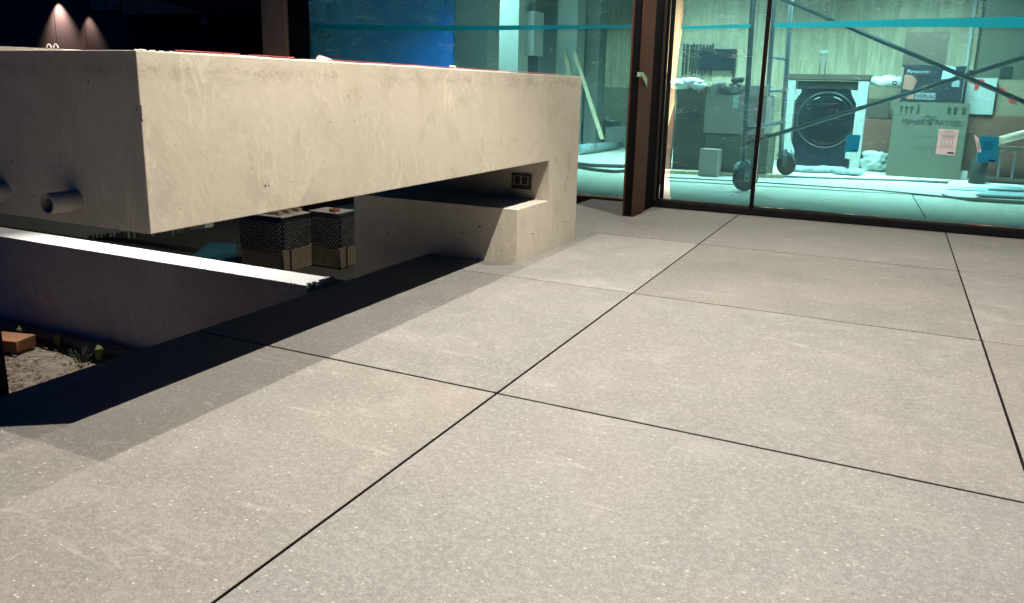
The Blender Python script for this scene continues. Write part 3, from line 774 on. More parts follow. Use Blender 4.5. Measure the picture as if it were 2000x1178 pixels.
def film(name, Y, edgeL, edgeR, z0, z1, mat, label, nx=70, nz=90, amp=.004, seed=0, rounded=False):
    """wrinkled plastic sheet; edgeL / edgeR give x for a height"""
    b = MB(); vs = []
    for j in range(nz + 1):
        z = z0 + (z1 - z0) * j / nz; a = edgeL(z); c_ = edgeR(z); row = []
        for i in range(nx + 1):
            x = a + (c_ - a) * i / nx
            h = amp * (noise.noise(Vector((x * 2.5, z * 4, seed))) + .5 * noise.noise(Vector((x * 7 + z * 3, z * 9, seed + 3))) + .8 * abs(noise.noise(Vector((x * 3 - z * 5, z * 8, seed + 5)))))
            row.append(b.bm.verts.new((x, Y - abs(h) - .001, z)))
        vs.append(row)
    for j in range(nz):
        for i in range(nx):
            f = b.bm.faces.new((vs[j][i], vs[j][i + 1], vs[j + 1][i + 1], vs[j + 1][i])); f.smooth = True
    o = b.build(name, mat); tag(o, label, 'plastic film', 'plastic film on the glass'); return o
EL = [(1312, 393), (1308, 385), (1306, 350), (1309, 300), (1314, 250), (1316, 200), (1318, 165), (1322, 130), (1326, 95), (1331, 60), (1329, 54), (1333, 30), (1334, 0)]
ELp = sorted([(PY(a, b_, YS).z, PY(a, b_, YS).x) for a, b_ in EL]) + [(3.0, -.50)]
def edge_left(z):
    if z <= ELp[0][0]: return ELp[0][1] + .0
    for (za, xa), (zb, xb_) in zip(ELp, ELp[1:]):
        if za <= z <= zb: return xa + (xb_ - xa) * (z - za) / max(1e-6, zb - za) + .0015 * noise.noise(Vector((0, z * 40, 0)))
    return ELp[-1][1]
film('protective_film', YS + .015, edge_left, lambda z: xm - .006, .064, 2.2, M['film'], 'cyan protective film with a wavy left edge between column and black mullion', seed=1)
film('protective_film', YS + .015, lambda z: xm + .024, lambda z: 2.6, .062, 2.2, M['film2'], 'cyan protective film over the wide pane right of the black mullion', nx=140, seed=2)
film('protective_film', YL + .009, lambda z: -2.285, lambda z: -.675, .026, 2.2, M['film2'], 'cyan protective film on the set back pane beside the steel column', seed=3)
film('protective_film', YL + .004, lambda z: -3.70 + .012 * noise.noise(Vector((0, z * 6, 0))), lambda z: -2.28, .026, 2.2, M['bluefilm'], 'deep blue crumpled film on the left end of the set back window', amp=.012, seed=4)
# teal tape lines across the film
def tape(pts, Y, label):
    top = [PY(x, a, Y) for x, a, c_ in pts]; bot = [PY(x, c_, Y) for x, a, c_ in pts][::-1]
    b = MB(); b.prism(top + bot, (0, .0012, 0)); tag(b.build('tape_strip', M['teal']), label, 'tape', 'teal tape across the windows')
tape([(1332, 51.5, 57.5), (1400, 49, 56), (1466, 47, 54.5)], YS + .001, 'teal tape strip across the film between the column and the mullion')
tape([(1512, 45, 54.5), (1700, 39, 53), (1860, 35, 52.5), (2100, 31, 57)], YS + .001, 'teal tape strip widening across the right hand pane')
tape([(610, 46, 57), (750, 49, 59), (888, 50.5, 60), (1050, 49.5, 58), (1238, 49, 55)], YL - .016, 'teal tape strip across the set back left window')

# stickers on the right pane
def sticker(quad, mat, name, label, cat, marks=None):
    t = thing(name, PY(*quad[3], YS + .0), label, cat)
    b = MB(); b.prism([PY(x, y, YS + .003) for x, y in quad], (0, .0008, 0)); b.build('sheet', mat, t)
    def at_uv(u, v):
        a = Vector(quad[0]) * (1 - u) + Vector(quad[1]) * u; c_ = Vector(quad[3]) * (1 - u) + Vector(quad[2]) * u
        return a * (1 - v) + c_ * v
    for nm, mk, rects in (marks or []):
        b = MB()
        for (u0, v0, u1, v1) in rects:
            b.prism([PY(*at_uv(*q), YS + .002) for q in ((u0, v0), (u1, v0), (u1, v1), (u0, v1))], (0, .0004, 0))
        b.build(nm, mk, t)
def frame_rects(u0, v0, u1, v1, tu=.02, tv=.012):
    return [(u0, v0, u1, v0 + tv), (u0, v1 - tv, u1, v1), (u0, v0 + tv, u0 + tu, v1 - tv), (u1 - tu, v0 + tv, u1, v1 - tv)]
txt = []
for v in (.22, .255, .29):
    u = .18
    while u < .82:
        l_ = random.uniform(.03, .09); txt.append((u, v, min(.84, u + l_), v + .012)); u += l_ + .02
sticker([(1834, 252), (1873, 254), (1865, 304), (1827, 301)], M['label'], 'glass_label', 'white printed label with a square drawing and a black bar on the right pane', 'label',
        [('print', M['inkgrey'], frame_rects(.06, .10, .94, .17, .01, .006) + frame_rects(.22, .34, .78, .66) + frame_rects(.36, .42, .64, .58, .015, .01) + txt + [(.3, .06, .7, .072), (.06, .72, .94, .725), (.06, .5, .16, .506), (.84, .5, .94, .506)]),
         ('print_bar', M['ink'], [(.60, .88, .92, .94)])])
sticker([(1914, 266), (1952, 267), (1947, 318), (1908, 316)], M['tealc'], 'glass_label', 'large teal label on the right pane with a white strip on its left', 'label',
        [('print_bar', M['navy'], [(.58, .9, .9, .95)]), ('print', M['navy'], [(.2, .2 + k * .06, .2 + random.uniform(.3, .6), .207 + k * .06) for k in range(6)])])
sticker([(1903, 263), (1911, 270), (1917, 297), (1910, 298)], M['label'], 'glass_label', 'narrow white strip label folded beside the large teal label', 'label',
        [('print', M['ink'], [(.2, k, .8, k + .03) for k in (.35, .45, .52, .6, .7, .74)])])
sticker([(1655, 263), (1681, 264), (1676, 297), (1648, 297)], M['tealc'], 'glass_label', 'small teal label in front of the white edged washing machine', 'label',
        [('print_bar', M['navy'], [(.55, .9, .9, .95)])])

# ============================================================ INTERIOR SETTING
b = MB(); b.box(-9.0, 7.0, YL + .12, 14.0, -.03, -.002); struct(b.build('interior_floor', M['floorb']))
b = MB(); b.box(-.66, 7.0, YS + .17, YL + .1199, -.03, -.003); struct(b.build('interior_floor_edge', M['floorb']))
b = MB(); b.box(-9.0, 7.0, YL + .1, 14.0, 2.75, 2.9); struct(b.build('interior_ceiling', M['white']))
b = MB(); b.box(6.9, 7.0, YL + .1, 14, 0, 2.75); struct(b.build('interior_side_wall', M['white']))
b = MB(); b.box(-2.15, 1.55, 8.2, 8.35, 0, 2.745)
k = b.build('plywood_wall', M['ply']); tag(k, 'pale plywood wall behind the scaffold and boxes', 'wall')
b = MB()
for px in (1304, 1480): 
    x = PY(px, 40, 8.2).x; b.box(x - .003, x + .003, 8.1975, 8.1995, 0, 2.74)
b.build('panel_joint', M['card'], k)
b = MB(); x = PY(1896, 60, 8.19).x; b.box(x - .018, x + .018, 8.14, 8.197, 1.0, 2.74, .002)
tag(b.build('edge_strip', M['white']), 'bright yellowish vertical strip at the right end of the plywood wall', 'strip')
b = MB(); b.box(1.56, 6.8, 7.9, 8.15, 0, 2.745); k = b.build('brown_wall', M['card2']); tag(k, 'duller brown wall at the right of the plywood wall', 'wall')
p0, p1 = PY(1955, 130, 7.9), PY(1975, 153, 7.9)
b = MB(); b.box(p0.x, p1.x, 7.885, 7.899, p1.z, p0.z, .002); tag(b.build('wall_socket', M['ink']), 'dark socket opening on the brown wall at the right', 'socket')
b = MB(); b.box(-9.0, 0, 12.4, 12.6, 0, 2.745); tag(b.build('rear_plywood_wall', M['ply']), 'pale plywood wall far back behind the leaning timbers', 'wall')
b = MB(); b.box(-9.0, -3.05, 6.0, 6.1, 0, 2.745) if False else None
def pillar(px0, px1, Y, D, mat, label, name='pillar', z0=0, z1=2.745, pyt=None, pyb=None):
    a = PY(px0, 60, Y); c_ = PY(px1, 60, Y)
    if pyt is not None: z1 = PY((px0 + px1) / 2, pyt, Y).z
    if pyb is not None: z0 = PY((px0 + px1) / 2, pyb, Y).z
    b = MB(); b.box(a.x, c_.x, Y, Y + D, z0, z1, .003)
    return tag(b.build(name, mat), label, name.replace('_', ' '))
pillar(560, 889, 8.4, .1, M['bluewall'], 'dark partition behind the blue film', 'dark_partition')
pillar(885, 952, 6.4, .3, M['greywall'], 'grey pillar just right of the blue film')
pillar(950, 1013, 7.4, .5, M['white'], 'broad bright white pillar between two grey ones')
pillar(1012, 1090, 9.4, .2, M['greywall'], 'grey wall piece behind the hanging pale box', 'grey_partition')
pillar(1013, 1043, 7.6, .3, M['white'], 'pale box hanging high beside the bright white pillar', 'wall_box', pyt=22, pyb=108)
pillar(1014, 1040, 7.7, .2, M['ink'], 'black box under the pale hanging box', 'dark_box', pyt=109, pyb=150)
pillar(1088, 1127, 8.2, .3, M['white'], 'slim pale pillar behind the shorter leaning timber')
pillar(1126, 1148, 9.6, .2, M['greywall'], 'slim grey partition between two pale pillars', 'grey_partition')
pillar(1147, 1172, 9.0, .3, M['white'], 'slim pale pillar at the left edge of the rear plywood', 'pillar')
a = PY(1160, 170, 11.8); c_ = PY(1232, 250, 11.8)
b = MB(); b.box(a.x, c_.x, 11.8, 12.0, 0, a.z, .003); tag(b.build('panel_stack', M['card2']), 'waist high brown panel leaning on the far plywood wall', 'panel')
def timber(pa, pb, Ya, Yb, w_, label):
    p = PY(*pa, Ya); q = PY(*pb, Yb); d = (q - p)
    b = MB(); s_ = Vector((w_, 0, 0)); b.prism([p, p + s_, q + s_, q], (0, .03, 0)); tag(b.build('timber', M['board']), label, 'timber', 'timbers leaning indoors')
timber((1118, 102), (1172, 272), 8.1, 7.6, .05, 'long pale timber leaning inside the set back window')
timber((1099, 95), (1121, 200), 8.1, 7.9, .045, 'shorter darker timber leaning behind the long pale one')

# boxes etc. placed by the rectangle they cover
def rect(px0, py0, px1, py1, Y):
    a = PY((px0 + px1) / 2, py0, Y); c_ = PY((px0 + px1) / 2, py1, Y); l_ = PY(px0, (py0 + py1) / 2, Y); r_ = PY(px1, (py0 + py1) / 2, Y)
    return l_.x, r_.x, c_.z, a.z
def carton(px0, py0, px1, py1, Y, D, mat, label, floor=False, name='carton', flaps=True, tapem=None, cat='box', rotz=0.0):
    x0, x1, z0, z1 = rect(px0, py0, px1, py1, Y)
    if floor: z0 = 0.0
    t = thing(name, ((x0 + x1) / 2, Y + D / 2, z0), label, cat)
    b = MB(); b.box(x0, x1, Y, Y + D, z0, z1 - .004, .004); b.build('body', mat, t)
    if flaps:
        b = MB(); b.box(x0 + .002, x1 - .002, Y - .001, Y + D / 2 - .002, z1 - .0035, z1, .001); b.box(x0 + .002, x1 - .002, Y + D / 2 + .002, Y + D, z1 - .0035, z1, .001); b.build('flap', mat, t)
    if tapem:
        xm_ = (x0 + x1) / 2; b = MB(); b.box(xm_ - .025, xm_ + .025, Y - .0012, Y + D, z1 + .0005, z1 + .001); b.box(xm_ - .025, xm_ + .025, Y - .002, Y - .001, z1 - .12, z1); b.build('packing_tape', tapem, t)
    if rotz: t.rotation_euler[2] = rotz
    return t, (x0, x1, z0, z1)

# --- left group right behind the film
carton(1318, 168, 1376, 318, 6.3, .45, M['cardd'], 'dark tall carton with a handle opening left of the big pinkish carton', floor=True)
x0, x1, z0, z1 = rect(1340, 218, 1366, 240, 6.29)
b = MB(); b.box(x0, x1, 6.292, 6.299, z0, z1, .002); b.parent = None; o = b.build('handle_opening', M['ink']); k = bpy.data.objects['carton']; o.parent = k; o.matrix_parent_inverse = Matrix.Translation(-k.location)
carton(1376, 186, 1496, 262, 6.0, .5, M['cardp'], 'big pinkish grey carton wrapped in clear plastic, upper one', tapem=M['bag'])
carton(1378, 263, 1500, 322, 6.02, .48, M['card2'], 'wide brown carton under the big pinkish grey carton', floor=True, flaps=False)
carton(1366, 292, 1402, 322, 5.75, .2, M['cardp'], 'small pinkish carton standing on the floor before the big ones', floor=True)
carton(1289, 286, 1301, 316, 6.2, .25, M['outlet'], 'tiny grey box between the jamb and the film edge', floor=True)
t, rc = carton(1388, 165, 1500, 186, 6.1, .35, M['eps'], 'flat pale tray on top of the pinkish grey carton', flaps=False)
b = MB(); p = PY(1418, 172, 6.05)
for i in range(9): b.blob(p + Vector((random.uniform(-.1, .14), .02, random.uniform(-.02, .03))), random.uniform(.03, .05), 2, .6)
tag(b.build('pink_rag', M['cardp']), 'crumpled pinkish rag lying in the pale tray', 'rag')
b = MB(); p = PY(1436, 158, 6.0); b.blob(p, .035, 2, .5); b.blob(p + Vector((.05, 0, .01)), .03, 2, .5)
tag(b.build('black_glove', M['ink']), 'small crumpled black glove on the pale tray', 'glove')
b = MB(); p = PY(1335, 158, 6.3)
for i in range(12): b.blob(p + Vector((random.uniform(-.2, .16), 0, random.uniform(-.03, .02) - .02)), random.uniform(.04, .07), 2, .5, 2, (1.2, 1, .7))
tag(b.build('white_sheet', M['wrap']), 'crumpled white plastic sheet over the dark tall carton', 'sheet')
p0 = PY(1314, 205, 5.9); p1 = PY(1296, 285, 5.7)
b = MB(); b.prism([PY(1316, 206, 6.2), PY(1317, 290, 6.1), PY(1293, 290, 6.0), PY(1297, 275, 6.05)], (0, .04, 0)); tag(b.build('leaning_board', M['cardd']), 'dark triangular board leaning beside the jamb', 'board')
b = MB(); b.box(*rect(1299, 150, 1322, 156, 7.9)[:2], 7.8, 8.19, PY(1310, 162, 7.8).z, PY(1310, 156, 7.8).z, .002)
tag(b.build('wall_shelf', M['board']), 'small wooden shelf on the plywood wall near the jamb', 'shelf')
# black bracket grille on plywood wall
x0, x1, z0, z1 = rect(1384, 95, 1436, 138, 8.1)
t = thing('black_wall_unit', (x0, 8.15, z0), 'black wall unit with comb like fins hanging on the plywood wall', 'wall unit')
b = MB(); b.box(x0 - .12, x1, 8.12, 8.19, z0, z1, .004); b.box(x1 - .02, x1, 8.12, 8.19, z0 - .25, z0, .002); b.build('panel', M['navy'], t)
b = MB()
xa = PY(1332, 110, 8.1).x; za = PY(1340, 147, 8.1).z; zb = PY(1340, 83, 8.1).z; xx = xa; i = 0
while xx < x0 + .02:
    wd = random.choice((.012, .016, .024)); dz = random.uniform(0, .03); b.box(xx, xx + wd, 8.13, 8.18, za + (dz if i % 3 else 0), zb - dz, .001); xx += wd + random.choice((.016, .024)); i += 1
b.box(xa + .16, x0 + .02, 8.135, 8.175, za + .12, zb - .08)
b.build('fin', M['ink'], t); 
# --- washing machine with corner posts
t = thing('washing_machine', (.18, 7.7, 0), 'washing machine with big round dark door in white foam corner posts and cardboard top', 'washing machine')
b = MB(); b.box(-.14, .51, 7.43, 8.0, .03, .93, .008); b.build('body', M['navy'], t)
b = MB(); b.torus((.185, 7.425, .52), .292, .010, 'Y', 64, 10); b.build('door_ring', M['ring'], t)
b = MB(); b.tube([(.185, 7.44, .52), (.185, 7.41, .52)], [.28, .25], 48)
b.build('door_glass', M['drum'], t)
b = MB(); b.box(-.13, .50, 7.415, 7.428, .85, .91, .003); cp = b.build('control_panel', M['ink'], t)
for xa, sg in ((-.25, 1), (.47, -1)):
    b = MB(); w_ = .10
    b.box(xa, xa + w_, 7.38, 7.5, 0.0, .94, .006)
    b.box(xa - .0 + (w_ if sg > 0 else -.06), xa + (w_ + .06 if sg > 0 else 0), 7.385, 7.48, .80, .84, .004)
    b.prism([(xa + (w_ if sg > 0 else 0), 7.385, .80), (xa + (w_ + .055 if sg > 0 else -.055), 7.385, .80), (xa + (w_ if sg > 0 else 0), 7.385, .70)], (0, .09, 0))
    b.prism([(xa + (w_ if sg > 0 else 0), 7.385, .30), (xa + (w_ + .05 if sg > 0 else -.05), 7.385, .18), (xa + (w_ + .05 if sg > 0 else -.05), 7.385, .13), (xa + (w_ if sg > 0 else 0), 7.385, .12)], (0, .09, 0))
    b.build('corner_post', M['eps'], t)
b = MB(); b.box(-.26, .58, 7.37, 8.05, .945, 1.0, .004); b.build('cardboard_cap', M['cardd'], t)
b = MB(); b.box(-.12, .48, 7.45, 7.95, 0, .029); b.build('plinth', M['ink'], t)
x0, x1, z0, z1 = rect(1598, 102, 1611, 148, 7.6)
t = thing('pull_handle', (x0, 7.7, z0), 'thin upright telescopic handle standing behind the washing machine top', 'handle')
b = MB(); b.tube([(x0 + .012, 7.7, 1.001), (x0 + .012, 7.7, z1)], .006, 8); b.tube([(x1, 7.7, 1.001), (x1, 7.7, z1)], .006, 8); b.build('rod', M['galv'], t)
b = MB(); b.box(x0, x1 + .012, 7.685, 7.715, z1 - .01, z1 + .02, .005); b.build('grip', M['eps'], t)
# --- middle cartons
carton(1676, 232, 1740, 335, 7.5, .45, M['maroon'], 'maroon carton standing between washing machine and big olive carton', floor=True, flaps=False)
carton(1678, 192, 1738, 231, 7.52, .42, M['cardd'], 'dark brown carton on top of the maroon carton', flaps=False)
carton(1682, 170, 1762, 191, 7.55, .4, M['card'], 'flat brown carton just under the white wrapped roll')
b = MB()
xs0, xs1, z0, z1 = rect(1698, 147, 1764, 172, 7.45); zc = (z0 + z1) / 2; hr = (z1 - z0) / 2
pts = [(xs0 + (xs1 - xs0) * i / 14, 7.66, zc + .01 * math.sin(i)) for i in range(15)]
b.tube(pts, [hr * (.35 + .65 * math.sin(math.pi * min(1, (i + 1) / 7.0) / 2)) * (1 + .12 * noise.noise(Vector((i * .9, 0, 0)))) for i in range(15)], 18)
t_ = b.build('wrapped_roll', M['wrap']); tag(t_, 'white plastic wrapped roll lying on the flat brown carton', 'roll')
b = MB(); b.torus((xs1 - .08, 7.595, zc - .01), .018, .006, 'Y', 20, 6); b.build('core_hole', M['ink'], t_)
# big olive carton
t, (x0, x1, z0, z1) = carton(1738, 200, 1885, 348, 7.1, .65, M['card2'], 'big olive brown carton with printed handling marks and maker name', floor=True, name='appliance_carton')
wd = x1 - x0
text_obj('FISHER & PAYKEL', .070, M['ink'], 'printed_name', t, (x0 + wd * .13, 7.0985, z0 + .52), FRONT, .0004, .001)
for fx in (.10, .17):      # arrows up
    b = MB()
    cx = x0 + wd * fx; zz = z1 - .11; b.box(cx - .006, cx + .006, 7.097, 7.0995, zz, zz + .05); b.prism([(cx - .018, 7.097, zz + .0505), (cx + .018, 7.097, zz + .0505), (cx, 7.097, zz + .075)], (0, .002, 0)); b.build('handling_mark', M['ink'], t)
b = MB(); cx = x0 + wd * .24; zz = z1 - .10; b.prism([(cx - .018, 7.097, zz + .06), (cx + .018, 7.097, zz + .06), (cx + .006, 7.097, zz + .02), (cx - .006, 7.097, zz + .02)], (0, .002, 0)); b.box(cx - .015, cx + .015, 7.097, 7.0995, zz, zz + .006)
b.build('handling_mark', M['ink'], t); b = MB(); cx = x0 + wd * .33; b.box(cx - .008, cx + .010, 7.097, 7.0995, z1 - .11, z1 - .03)
b.build('handling_mark', M['ink'], t)
for fx in (.74, .82, .93):
    b = MB(); cx = x0 + wd * fx; zz = z1 - .10; b.torus((cx, 7.098, zz + .045), .014, .004, 'Y', 14, 5); b.box(cx - .014, cx + .014, 7.097, 7.0995, zz - .004, zz + .022); b.build('handling_mark', M['ink'], t)
b = MB(); cx = x0 + wd * .5; b.torus((cx - .02, 7.098, z1 - .15), .024, .003, 'Y', 20, 5); b.torus((cx + .03, 7.098, z1 - .15), .018, .003, 'Y', 18, 5)
b.build('handling_mark', M['ink'], t)
b = MB()
cx = x0 + wd * .45; 
for (q0, q1, r0, r1) in ((cx - .11, cx + .13, .405, .409), (cx - .11, cx + .13, .300, .304), (cx - .11, cx - .106, .3045, .4045), (cx + .126, cx + .13, .3045, .4045)): b.box(q0, q1, 7.0985, 7.0995, r0, r1)
b.build('hand_hole_cut', M['cardd'], t)
# black printed carton on it
t, (x0, x1, z0, z1) = carton(1762, 128, 1884, 199, 7.12, .55, M['printblack'], 'black printed carton with silver lettering on top of the big olive carton', flaps=False, name='printed_carton')
wd = x1 - x0; hh = z1 - z0
text_obj('Panasonic', .050, M['silver'], 'printed_name', t, (x0 + .03, 7.1185, z1 - .075), FRONT, .0004, .001)
b = MB(); b.box(x0 + wd * .80, x0 + wd * .92, 7.117, 7.1195, z0 + hh * .42, z0 + hh * .60); b.build('printed_label', M['silver'], t)
b = MB(); b.box(x0 + wd * .985, x0 + wd * .992, 7.117, 7.1195, z0 + .01, z1 - .02); b.build('edge_line', M['silver'], t)
b = MB(); b.box(x0 + wd * .24, x0 + wd * .57, 7.117, 7.1195, z0 + .02, z0 + .085)
lb = b.build('printed_label', M['silver'], t)
text_obj('REPLAC', .05, M['ink'], 'printed_word', lb, (x0 + wd * .26, 7.1165, z0 + .035), FRONT, .0004, .001)
b = MB(); b.prism([(x0 + .01, 7.1175, z0 + .12), (x0 + wd * .18, 7.1175, z0 + .10), (x0 + wd * .24, 7.1175, z0 + .2), (x0 + wd * .15, 7.1175, z0 + .25), (x0 + .01, 7.1175, z0 + .26)], (0, .002, 0)); b.box(x0 + wd * .1, x0 + wd * .22, 7.117, 7.1195, z0 + .02, z0 + .08); b.build('printed_picture', M['pinkart'], t)
b = MB(); b.prism([(x0 + wd * .62, 7.116, z0 + hh * .62), (x0 + wd * .82, 7.116, z0 + hh * .66), (x0 + wd * .85, 7.116, z0 + hh * .8), (x0 + wd * .82, 7.116, z1 - .01), (x0 + wd * .64, 7.116, z1)], (0, .002, 0)); b.build('blue_sleeve', M['foam'], t)
# dark box at the top
t, rc = carton(1766, 62, 1851, 128, 7.2, .45, M['cardd'], 'dark brown worn carton topmost of the tall pile')
# white and brown cartons with red marks
def redmark(pts, Y, par):
    b = MB(); b.prism([PY(x, y, Y) for x, y in pts], (0, .0015, 0)); b.build('red_paint', M['redink'], par)
t, rc = carton(1885, 152, 1944, 224, 7.3, .45, M['eps'], 'white carton with a red drip mark beside the printed carton')
redmark([(1889, 152), (1922, 156), (1924, 165), (1914, 168), (1908, 176), (1903, 176), (1903, 164), (1890, 160)], 7.297, t)
t, rc = carton(1945, 156, 2070, 228, 7.35, .5, M['card'], 'brown carton with a red smear at the right edge')
redmark([(1950, 172), (1962, 172), (1968, 182), (1984, 188), (1985, 204), (1972, 200), (1966, 188), (1952, 182)], 7.347, t)
carton(1882, 226, 2080, 352, 7.32, .6, M['maroon'], 'long dark maroon carton lowest of the right hand pile', floor=True, flaps=False)
# rack
x0, x1, z0, z1 = rect(1918, 288, 2060, 354, 7.0)
t = thing('metal_rack', (x0, 7.1, 0), 'low rack of upright metal rails at the right edge behind the teal label', 'rack')
b = MB(); b.box(x0, x1, 7.0, 7.22, .02, .05, .003); b.box(x0, x1, 7.0, 7.22, z1 - .03, z1, .003); b.build('shelf', M['cardd'], t)
for i in range(7):
    x = x0 + .02 + i * .115; b = MB(); b.box(x, x + .018, 7.0, 7.02, .0505, z1 - .0305, .001); b.build('rail', M['galv'], t)
p = PY(1890, 345, 6.85)
b = MB(); x = G(1903, 354).x; b.tube([(x, 6.85, .0), (x, 6.85, .22), (x, 6.85, .24), (x, 6.85, .30)], [.07, .07, .045, .04], 24)
tag(b.build('black_canister', M['ink']), 'black canister standing left of the metal rack', 'canister')
p = G(1877, 351); b = MB(); b.box(p.x - .05, p.x + .05, p.y, p.y + .1, 0, .085, .006)
tag(b.build('foam_block', M['eps']), 'small white foam block on the floor at the corner of the olive carton', 'foam block')
a = PY(1946, 276, 6.2); c_ = PY(2060, 246, 6.0)
b = MB(); b.tube([a, c_], .035, 16); b.tube([a - (c_ - a) * .002, a - (c_ - a) * .03], [.033, .03], 16)
tag(b.build('pale_pipe', M['copper']), 'pale pinkish pipe slanting in from the right edge behind the teal label', 'pipe')
# plastic bag on the floor
p = G(1703, 336)
b = MB(); b.blob((p.x, p.y + .1, .10), .14, 4, .5, 2.6, (1.05, .5, .78)); b.blob((p.x + .06, p.y + .1, .06), .10, 3, .6, 3, (1, .5, .6))
tag(b.build('plastic_bag', M['bag']), 'crumpled clear plastic bag on the floor beside the washing machine', 'bag')
p = G(1600, 338); b = MB()
for i in range(14): b.blob((p.x + random.uniform(-.28, .36), p.y + random.uniform(-.05, .15), .03), random.uniform(.04, .08), 2, .5, 2, (1.5, 1, .5))
tag(b.build('crumpled_sheeting', M['foam']), 'crumpled grey sheeting on the floor under the washing machine', 'sheeting')
p = G(1590, 334); b = MB(); b.box(p.x - .05, p.x + .05, p.y - .15, p.y - .1, 0, .06, .004); tag(b.build('foam_scrap', M['eps']), 'small pale foam scrap in front of the washing machine', 'foam scrap')

# floor covering edges, cables, boards
def strip_line(pts, r_, mat, name, label, cat, flat=False):
    b = MB(); P = [G(x, y, r_) for x, y in pts]
    b.tube(P, r_, 8); return tag(b.build(name, mat), label, cat)
strip_line([(1278, 334), (1420, 340), (1600, 347), (1760, 352), (1852, 357)], .010, M['galv'], 'floor_batten', 'long thin grey batten lying on the floor in front of the boxes', 'batten')
strip_line([(1283, 346), (1400, 352), (1520, 359), (1700, 371), (1850, 385), (2060, 400)], .008, M['mesh'], 'floor_cable', 'dark cable running along the floor across both right panes', 'cable')
strip_line([(1840, 380), (1850, 384), (1900, 392), (1990, 397), (2060, 402)], .009, M['mesh'], 'floor_cable', 'short dark cable along the front of the grey boards', 'cable')
strip_line([(1780, 343), (1800, 352), (1850, 355), (1876, 340)], .003, M['ring'], 'thin_wire', 'thin curved wire loop on the floor before the olive carton', 'wire')
for i, (a_, b_, c2, d_, zz) in enumerate([((1848, 372), (1960, 378), (2060, 372), (1900, 368), .0), ((1905, 383), (2060, 390), (2060, 382), (1925, 376), .018), ((1930, 372), (2060, 376), (2060, 369), (1950, 366), .034)]):
    b = MB(); b.prism([G(*a_, zz + .0), G(*b_, zz), G(*c2, zz), G(*d_, zz)], (0, 0, .014))
    tag(b.build('grey_board', M['foam']), ['lowest grey board of the loose pile on the floor at the right', 'middle grey board of the loose pile at the right', 'topmost grey board of the loose pile at the right'][i], 'board', 'loose boards on the floor')
b = MB(); P = [G(x, y, .002) for x, y in [(1283, 338), (2060, 372), (2060, 396), (1283, 352)]]; b.prism(P, (0, 0, .004)); o = b.build('floor_runner', M['runner']); tag(o, 'pale protective runner laid along the indoor floor', 'floor runner')
strip_line([(1760, 356), (1775, 372), (1785, 386), (1808, 425)], .003, M['ring'], 'thin_wire', 'thin wire crossing the floor towards the glass sill', 'wire')

p = G(1272, 339); q = G(1530, 350)
b = MB(); d = (q - p); n_ = Vector((-d.y, d.x, 0)).normalized() * .16
b.prism([p, q, q + n_, p + n_], (0, 0, .035), .003)
tag(b.build('floor_plank', M['board']), 'long pale plank lying on the indoor floor behind the front caster', 'plank')
# left pane floor things
a = G(1132, 294); 
b = MB(); b.tube([G(1128, 293, .06), G(1150, 290, .06), G(1212, 283, .055)], [.06, .065, .045], 14); tag(b.build('foam_roll', M['foam']), 'thick grey blue roll lying on the floor inside the set back window', 'roll')
strip_line([(1120, 319), (1160, 323), (1235, 325)], .018, M['mesh'], 'floor_hose', 'thick dark hose on the floor behind the set back window, rear one', 'hose')
strip_line([(1120, 324), (1165, 332), (1200, 335), (1235, 333)], .016, M['mesh'], 'floor_hose', 'thick dark hose curving in front of the other one', 'hose')
carton(1136, 237, 1159, 277, 9.2, .4, M['maroon'], 'maroon box standing right of the counter edge inside the set back window', floor=True, flaps=False)
carton(1182, 250, 1226, 278, 9.0, .45, M['eps'], 'white lidded box on the floor beside the foot of the long timber', floor=True)
b = MB(); p = PY(1150, 232, 9.3)
for i in range(8): b.blob(p + Vector((random.uniform(-.15, .3), 0, random.uniform(-.04, .03))), random.uniform(.03, .06), 2, .5)
tag(b.build('tool_heap', M['foam']), 'small heap of grey tools on the maroon box', 'tools')
carton(1160, 236, 1196, 276, 9.7, .4, M['greywall'], 'dull grey crate behind the long timber', floor=True, flaps=False)

# ============================================================ ROLLING SCAFFOLD
XA0 = -.215; YA = 4.86; YC = 6.44
sc = thing('rolling_scaffold', (-.18, 5.6, 0), 'rolling scaffold on caster wheels with crossed diagonal braces behind the glass', 'scaffold')
def stile(x, y, z0, z1, r_=.021, nm='post', mt='galv', lean=0.0):
    b = MB(); b.tube([(x, y, z0), (x + lean, y, z1)], r_, 14); return b.build(nm, M[mt], sc)
pa0 = PY(1451, 318, YA); pa1 = PY(1471, 0, YA)
def lin(p, q, z): return p + (q - p) * ((z - p.z) / (q.z - p.z))
b = MB(); b.tube([lin(pa0, pa1, .16), lin(pa0, pa1, 2.3)], .021, 14); b.build('post', M['galv'], sc)
pc0 = PY(1525, 300, YC); pc1 = PY(1545, 10, YC)
b = MB(); b.tube([lin(pc0, pc1, .16), lin(pc0, pc1, 2.3)], .023, 14); b.build('post', M['galv'], sc)
YBm = YC - .30
pb0 = PY(1495, 246, YBm); pb1 = PY(1513, 0, YBm)
b = MB(); b.tube([lin(pb0, pb1, pb0.z), lin(pb0, pb1, 2.3)], .021, 14); b.build('ladder_stile', M['galv'], sc)
for ya, yb in ((112, 116), (178, 178)):
    b = MB(); p = PY(1506 if ya < 150 else 1501, ya, YBm); q = PY(1536 if ya < 150 else 1531, yb, YC); b.tube([p, q], .014, 10); b.build('rung', M['galv'], sc)
b = MB(); q = PY(1527, 239, YC); p = PY(1459, 252, YA); b.tube([p, q], .020, 12); b.build('rung', M['galv'], sc)
p = PY(1476, -24, YA); q = PY(2000, 200, YA); q = p + (q - p) * 1.25
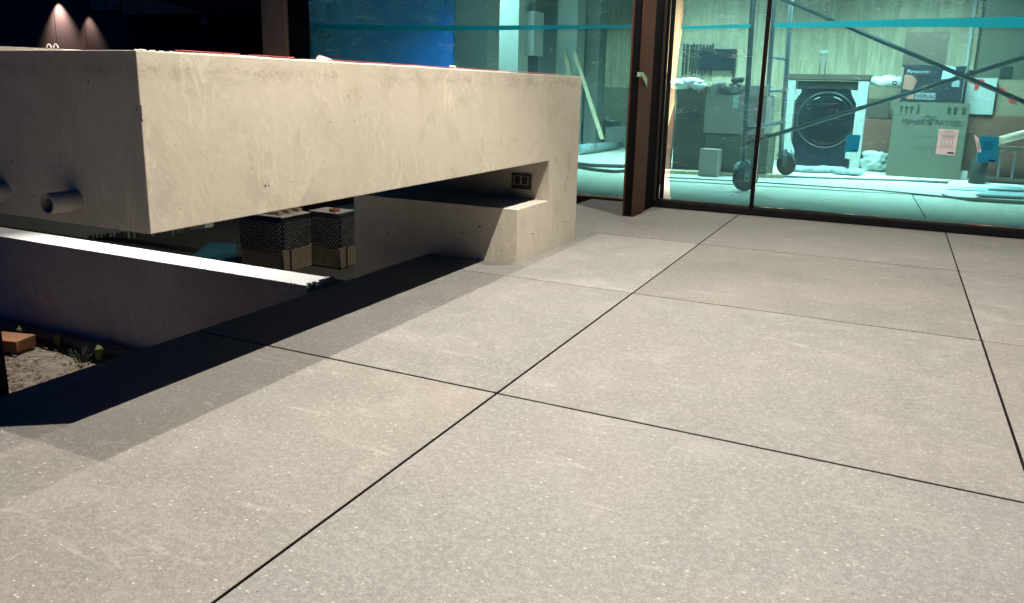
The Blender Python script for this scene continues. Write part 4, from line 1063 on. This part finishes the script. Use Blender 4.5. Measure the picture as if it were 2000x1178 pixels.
b = MB(); b.tube([p + Vector((0, -.03, 0)), q + Vector((0, -.03, 0))], .0165, 12); b.build('diagonal_brace', M['galv'], sc)
p = PY(1457, 281, YA); q = PY(2000, 112, YA); q = p + (q - p) * 1.25
b = MB(); b.tube([p + Vector((0, .02, 0)), q + Vector((0, .02, 0))], .0165, 12); b.build('diagonal_brace', M['galv'], sc)
b = MB(); p = PY(1895, 140, YA); b.tube([p + Vector((0, -.05, 0)), p + Vector((0, .045, 0))], .012, 10); b.build('brace_bolt', M['chrome'], sc)
def caster(x, y, r_, yaw):
    root = bpy.data.objects.new('caster', None)
    rt = Matrix.Rotation(yaw, 3, 'Z')
    def xf(bm_):
        for v in bm_.verts: v.co = Vector((x, y, 0)) + rt @ v.co
    b = MB(); b.torus((0, 0, r_), r_ * .80, r_ * .2, 'Y', 32, 12); xf(b.bm); ty = b.build('tyre', M['tyre'])
    return ty, xf
for (x, y, yaw) in ((-.19, 4.87, .6), (-.06, 6.44, -.5)):
    r_ = .110
    ct_ = None
    ty, xf = caster(x, y, r_, yaw)
    b = MB(); b.tube([(0, .008, r_ * 2.0), (0, .008, r_ * 2.35)], .03, 16)
    for s_ in (-1, 1):
        b.box(-.022, .022, s_ * .030 - .002, s_ * .030 + .002, r_ * .75, r_ * 2.05, .001)
    b.box(-.035, .035, -.034, .034, r_ * 2.02, r_ * 2.08, .002); b.box(-.075, -.02, -.02, .02, r_ * 1.7, r_ * 2.0, .006); b.blob((-.07, 0, r_ * 1.75), .022, 2, .2)
    xf(b.bm); ck = b.build('caster', M['chrome'], sc)
    ty.parent = ck
    b = MB(); b.tube([(0, -.018, r_), (0, .018, r_)], r_ * .66, 28); b.tube([(0, -.036, r_), (0, .036, r_)], .012, 12); xf(b.bm); hb = b.build('wheel', M['wheel']); hb.parent = ck
    b = MB(); b.blob((-.02, 0, r_ * 1.75), r_ * .62, 4, .5, 3.2, (1.1, .75, .8)); xf(b.bm); b.build('plastic_wrap', M['wrapclear'], ck)
for o in list(bpy.data.objects):
    if o.name.startswith('caster') and o.type == 'EMPTY': bpy.data.objects.remove(o)
bpy.context.view_layer.update()
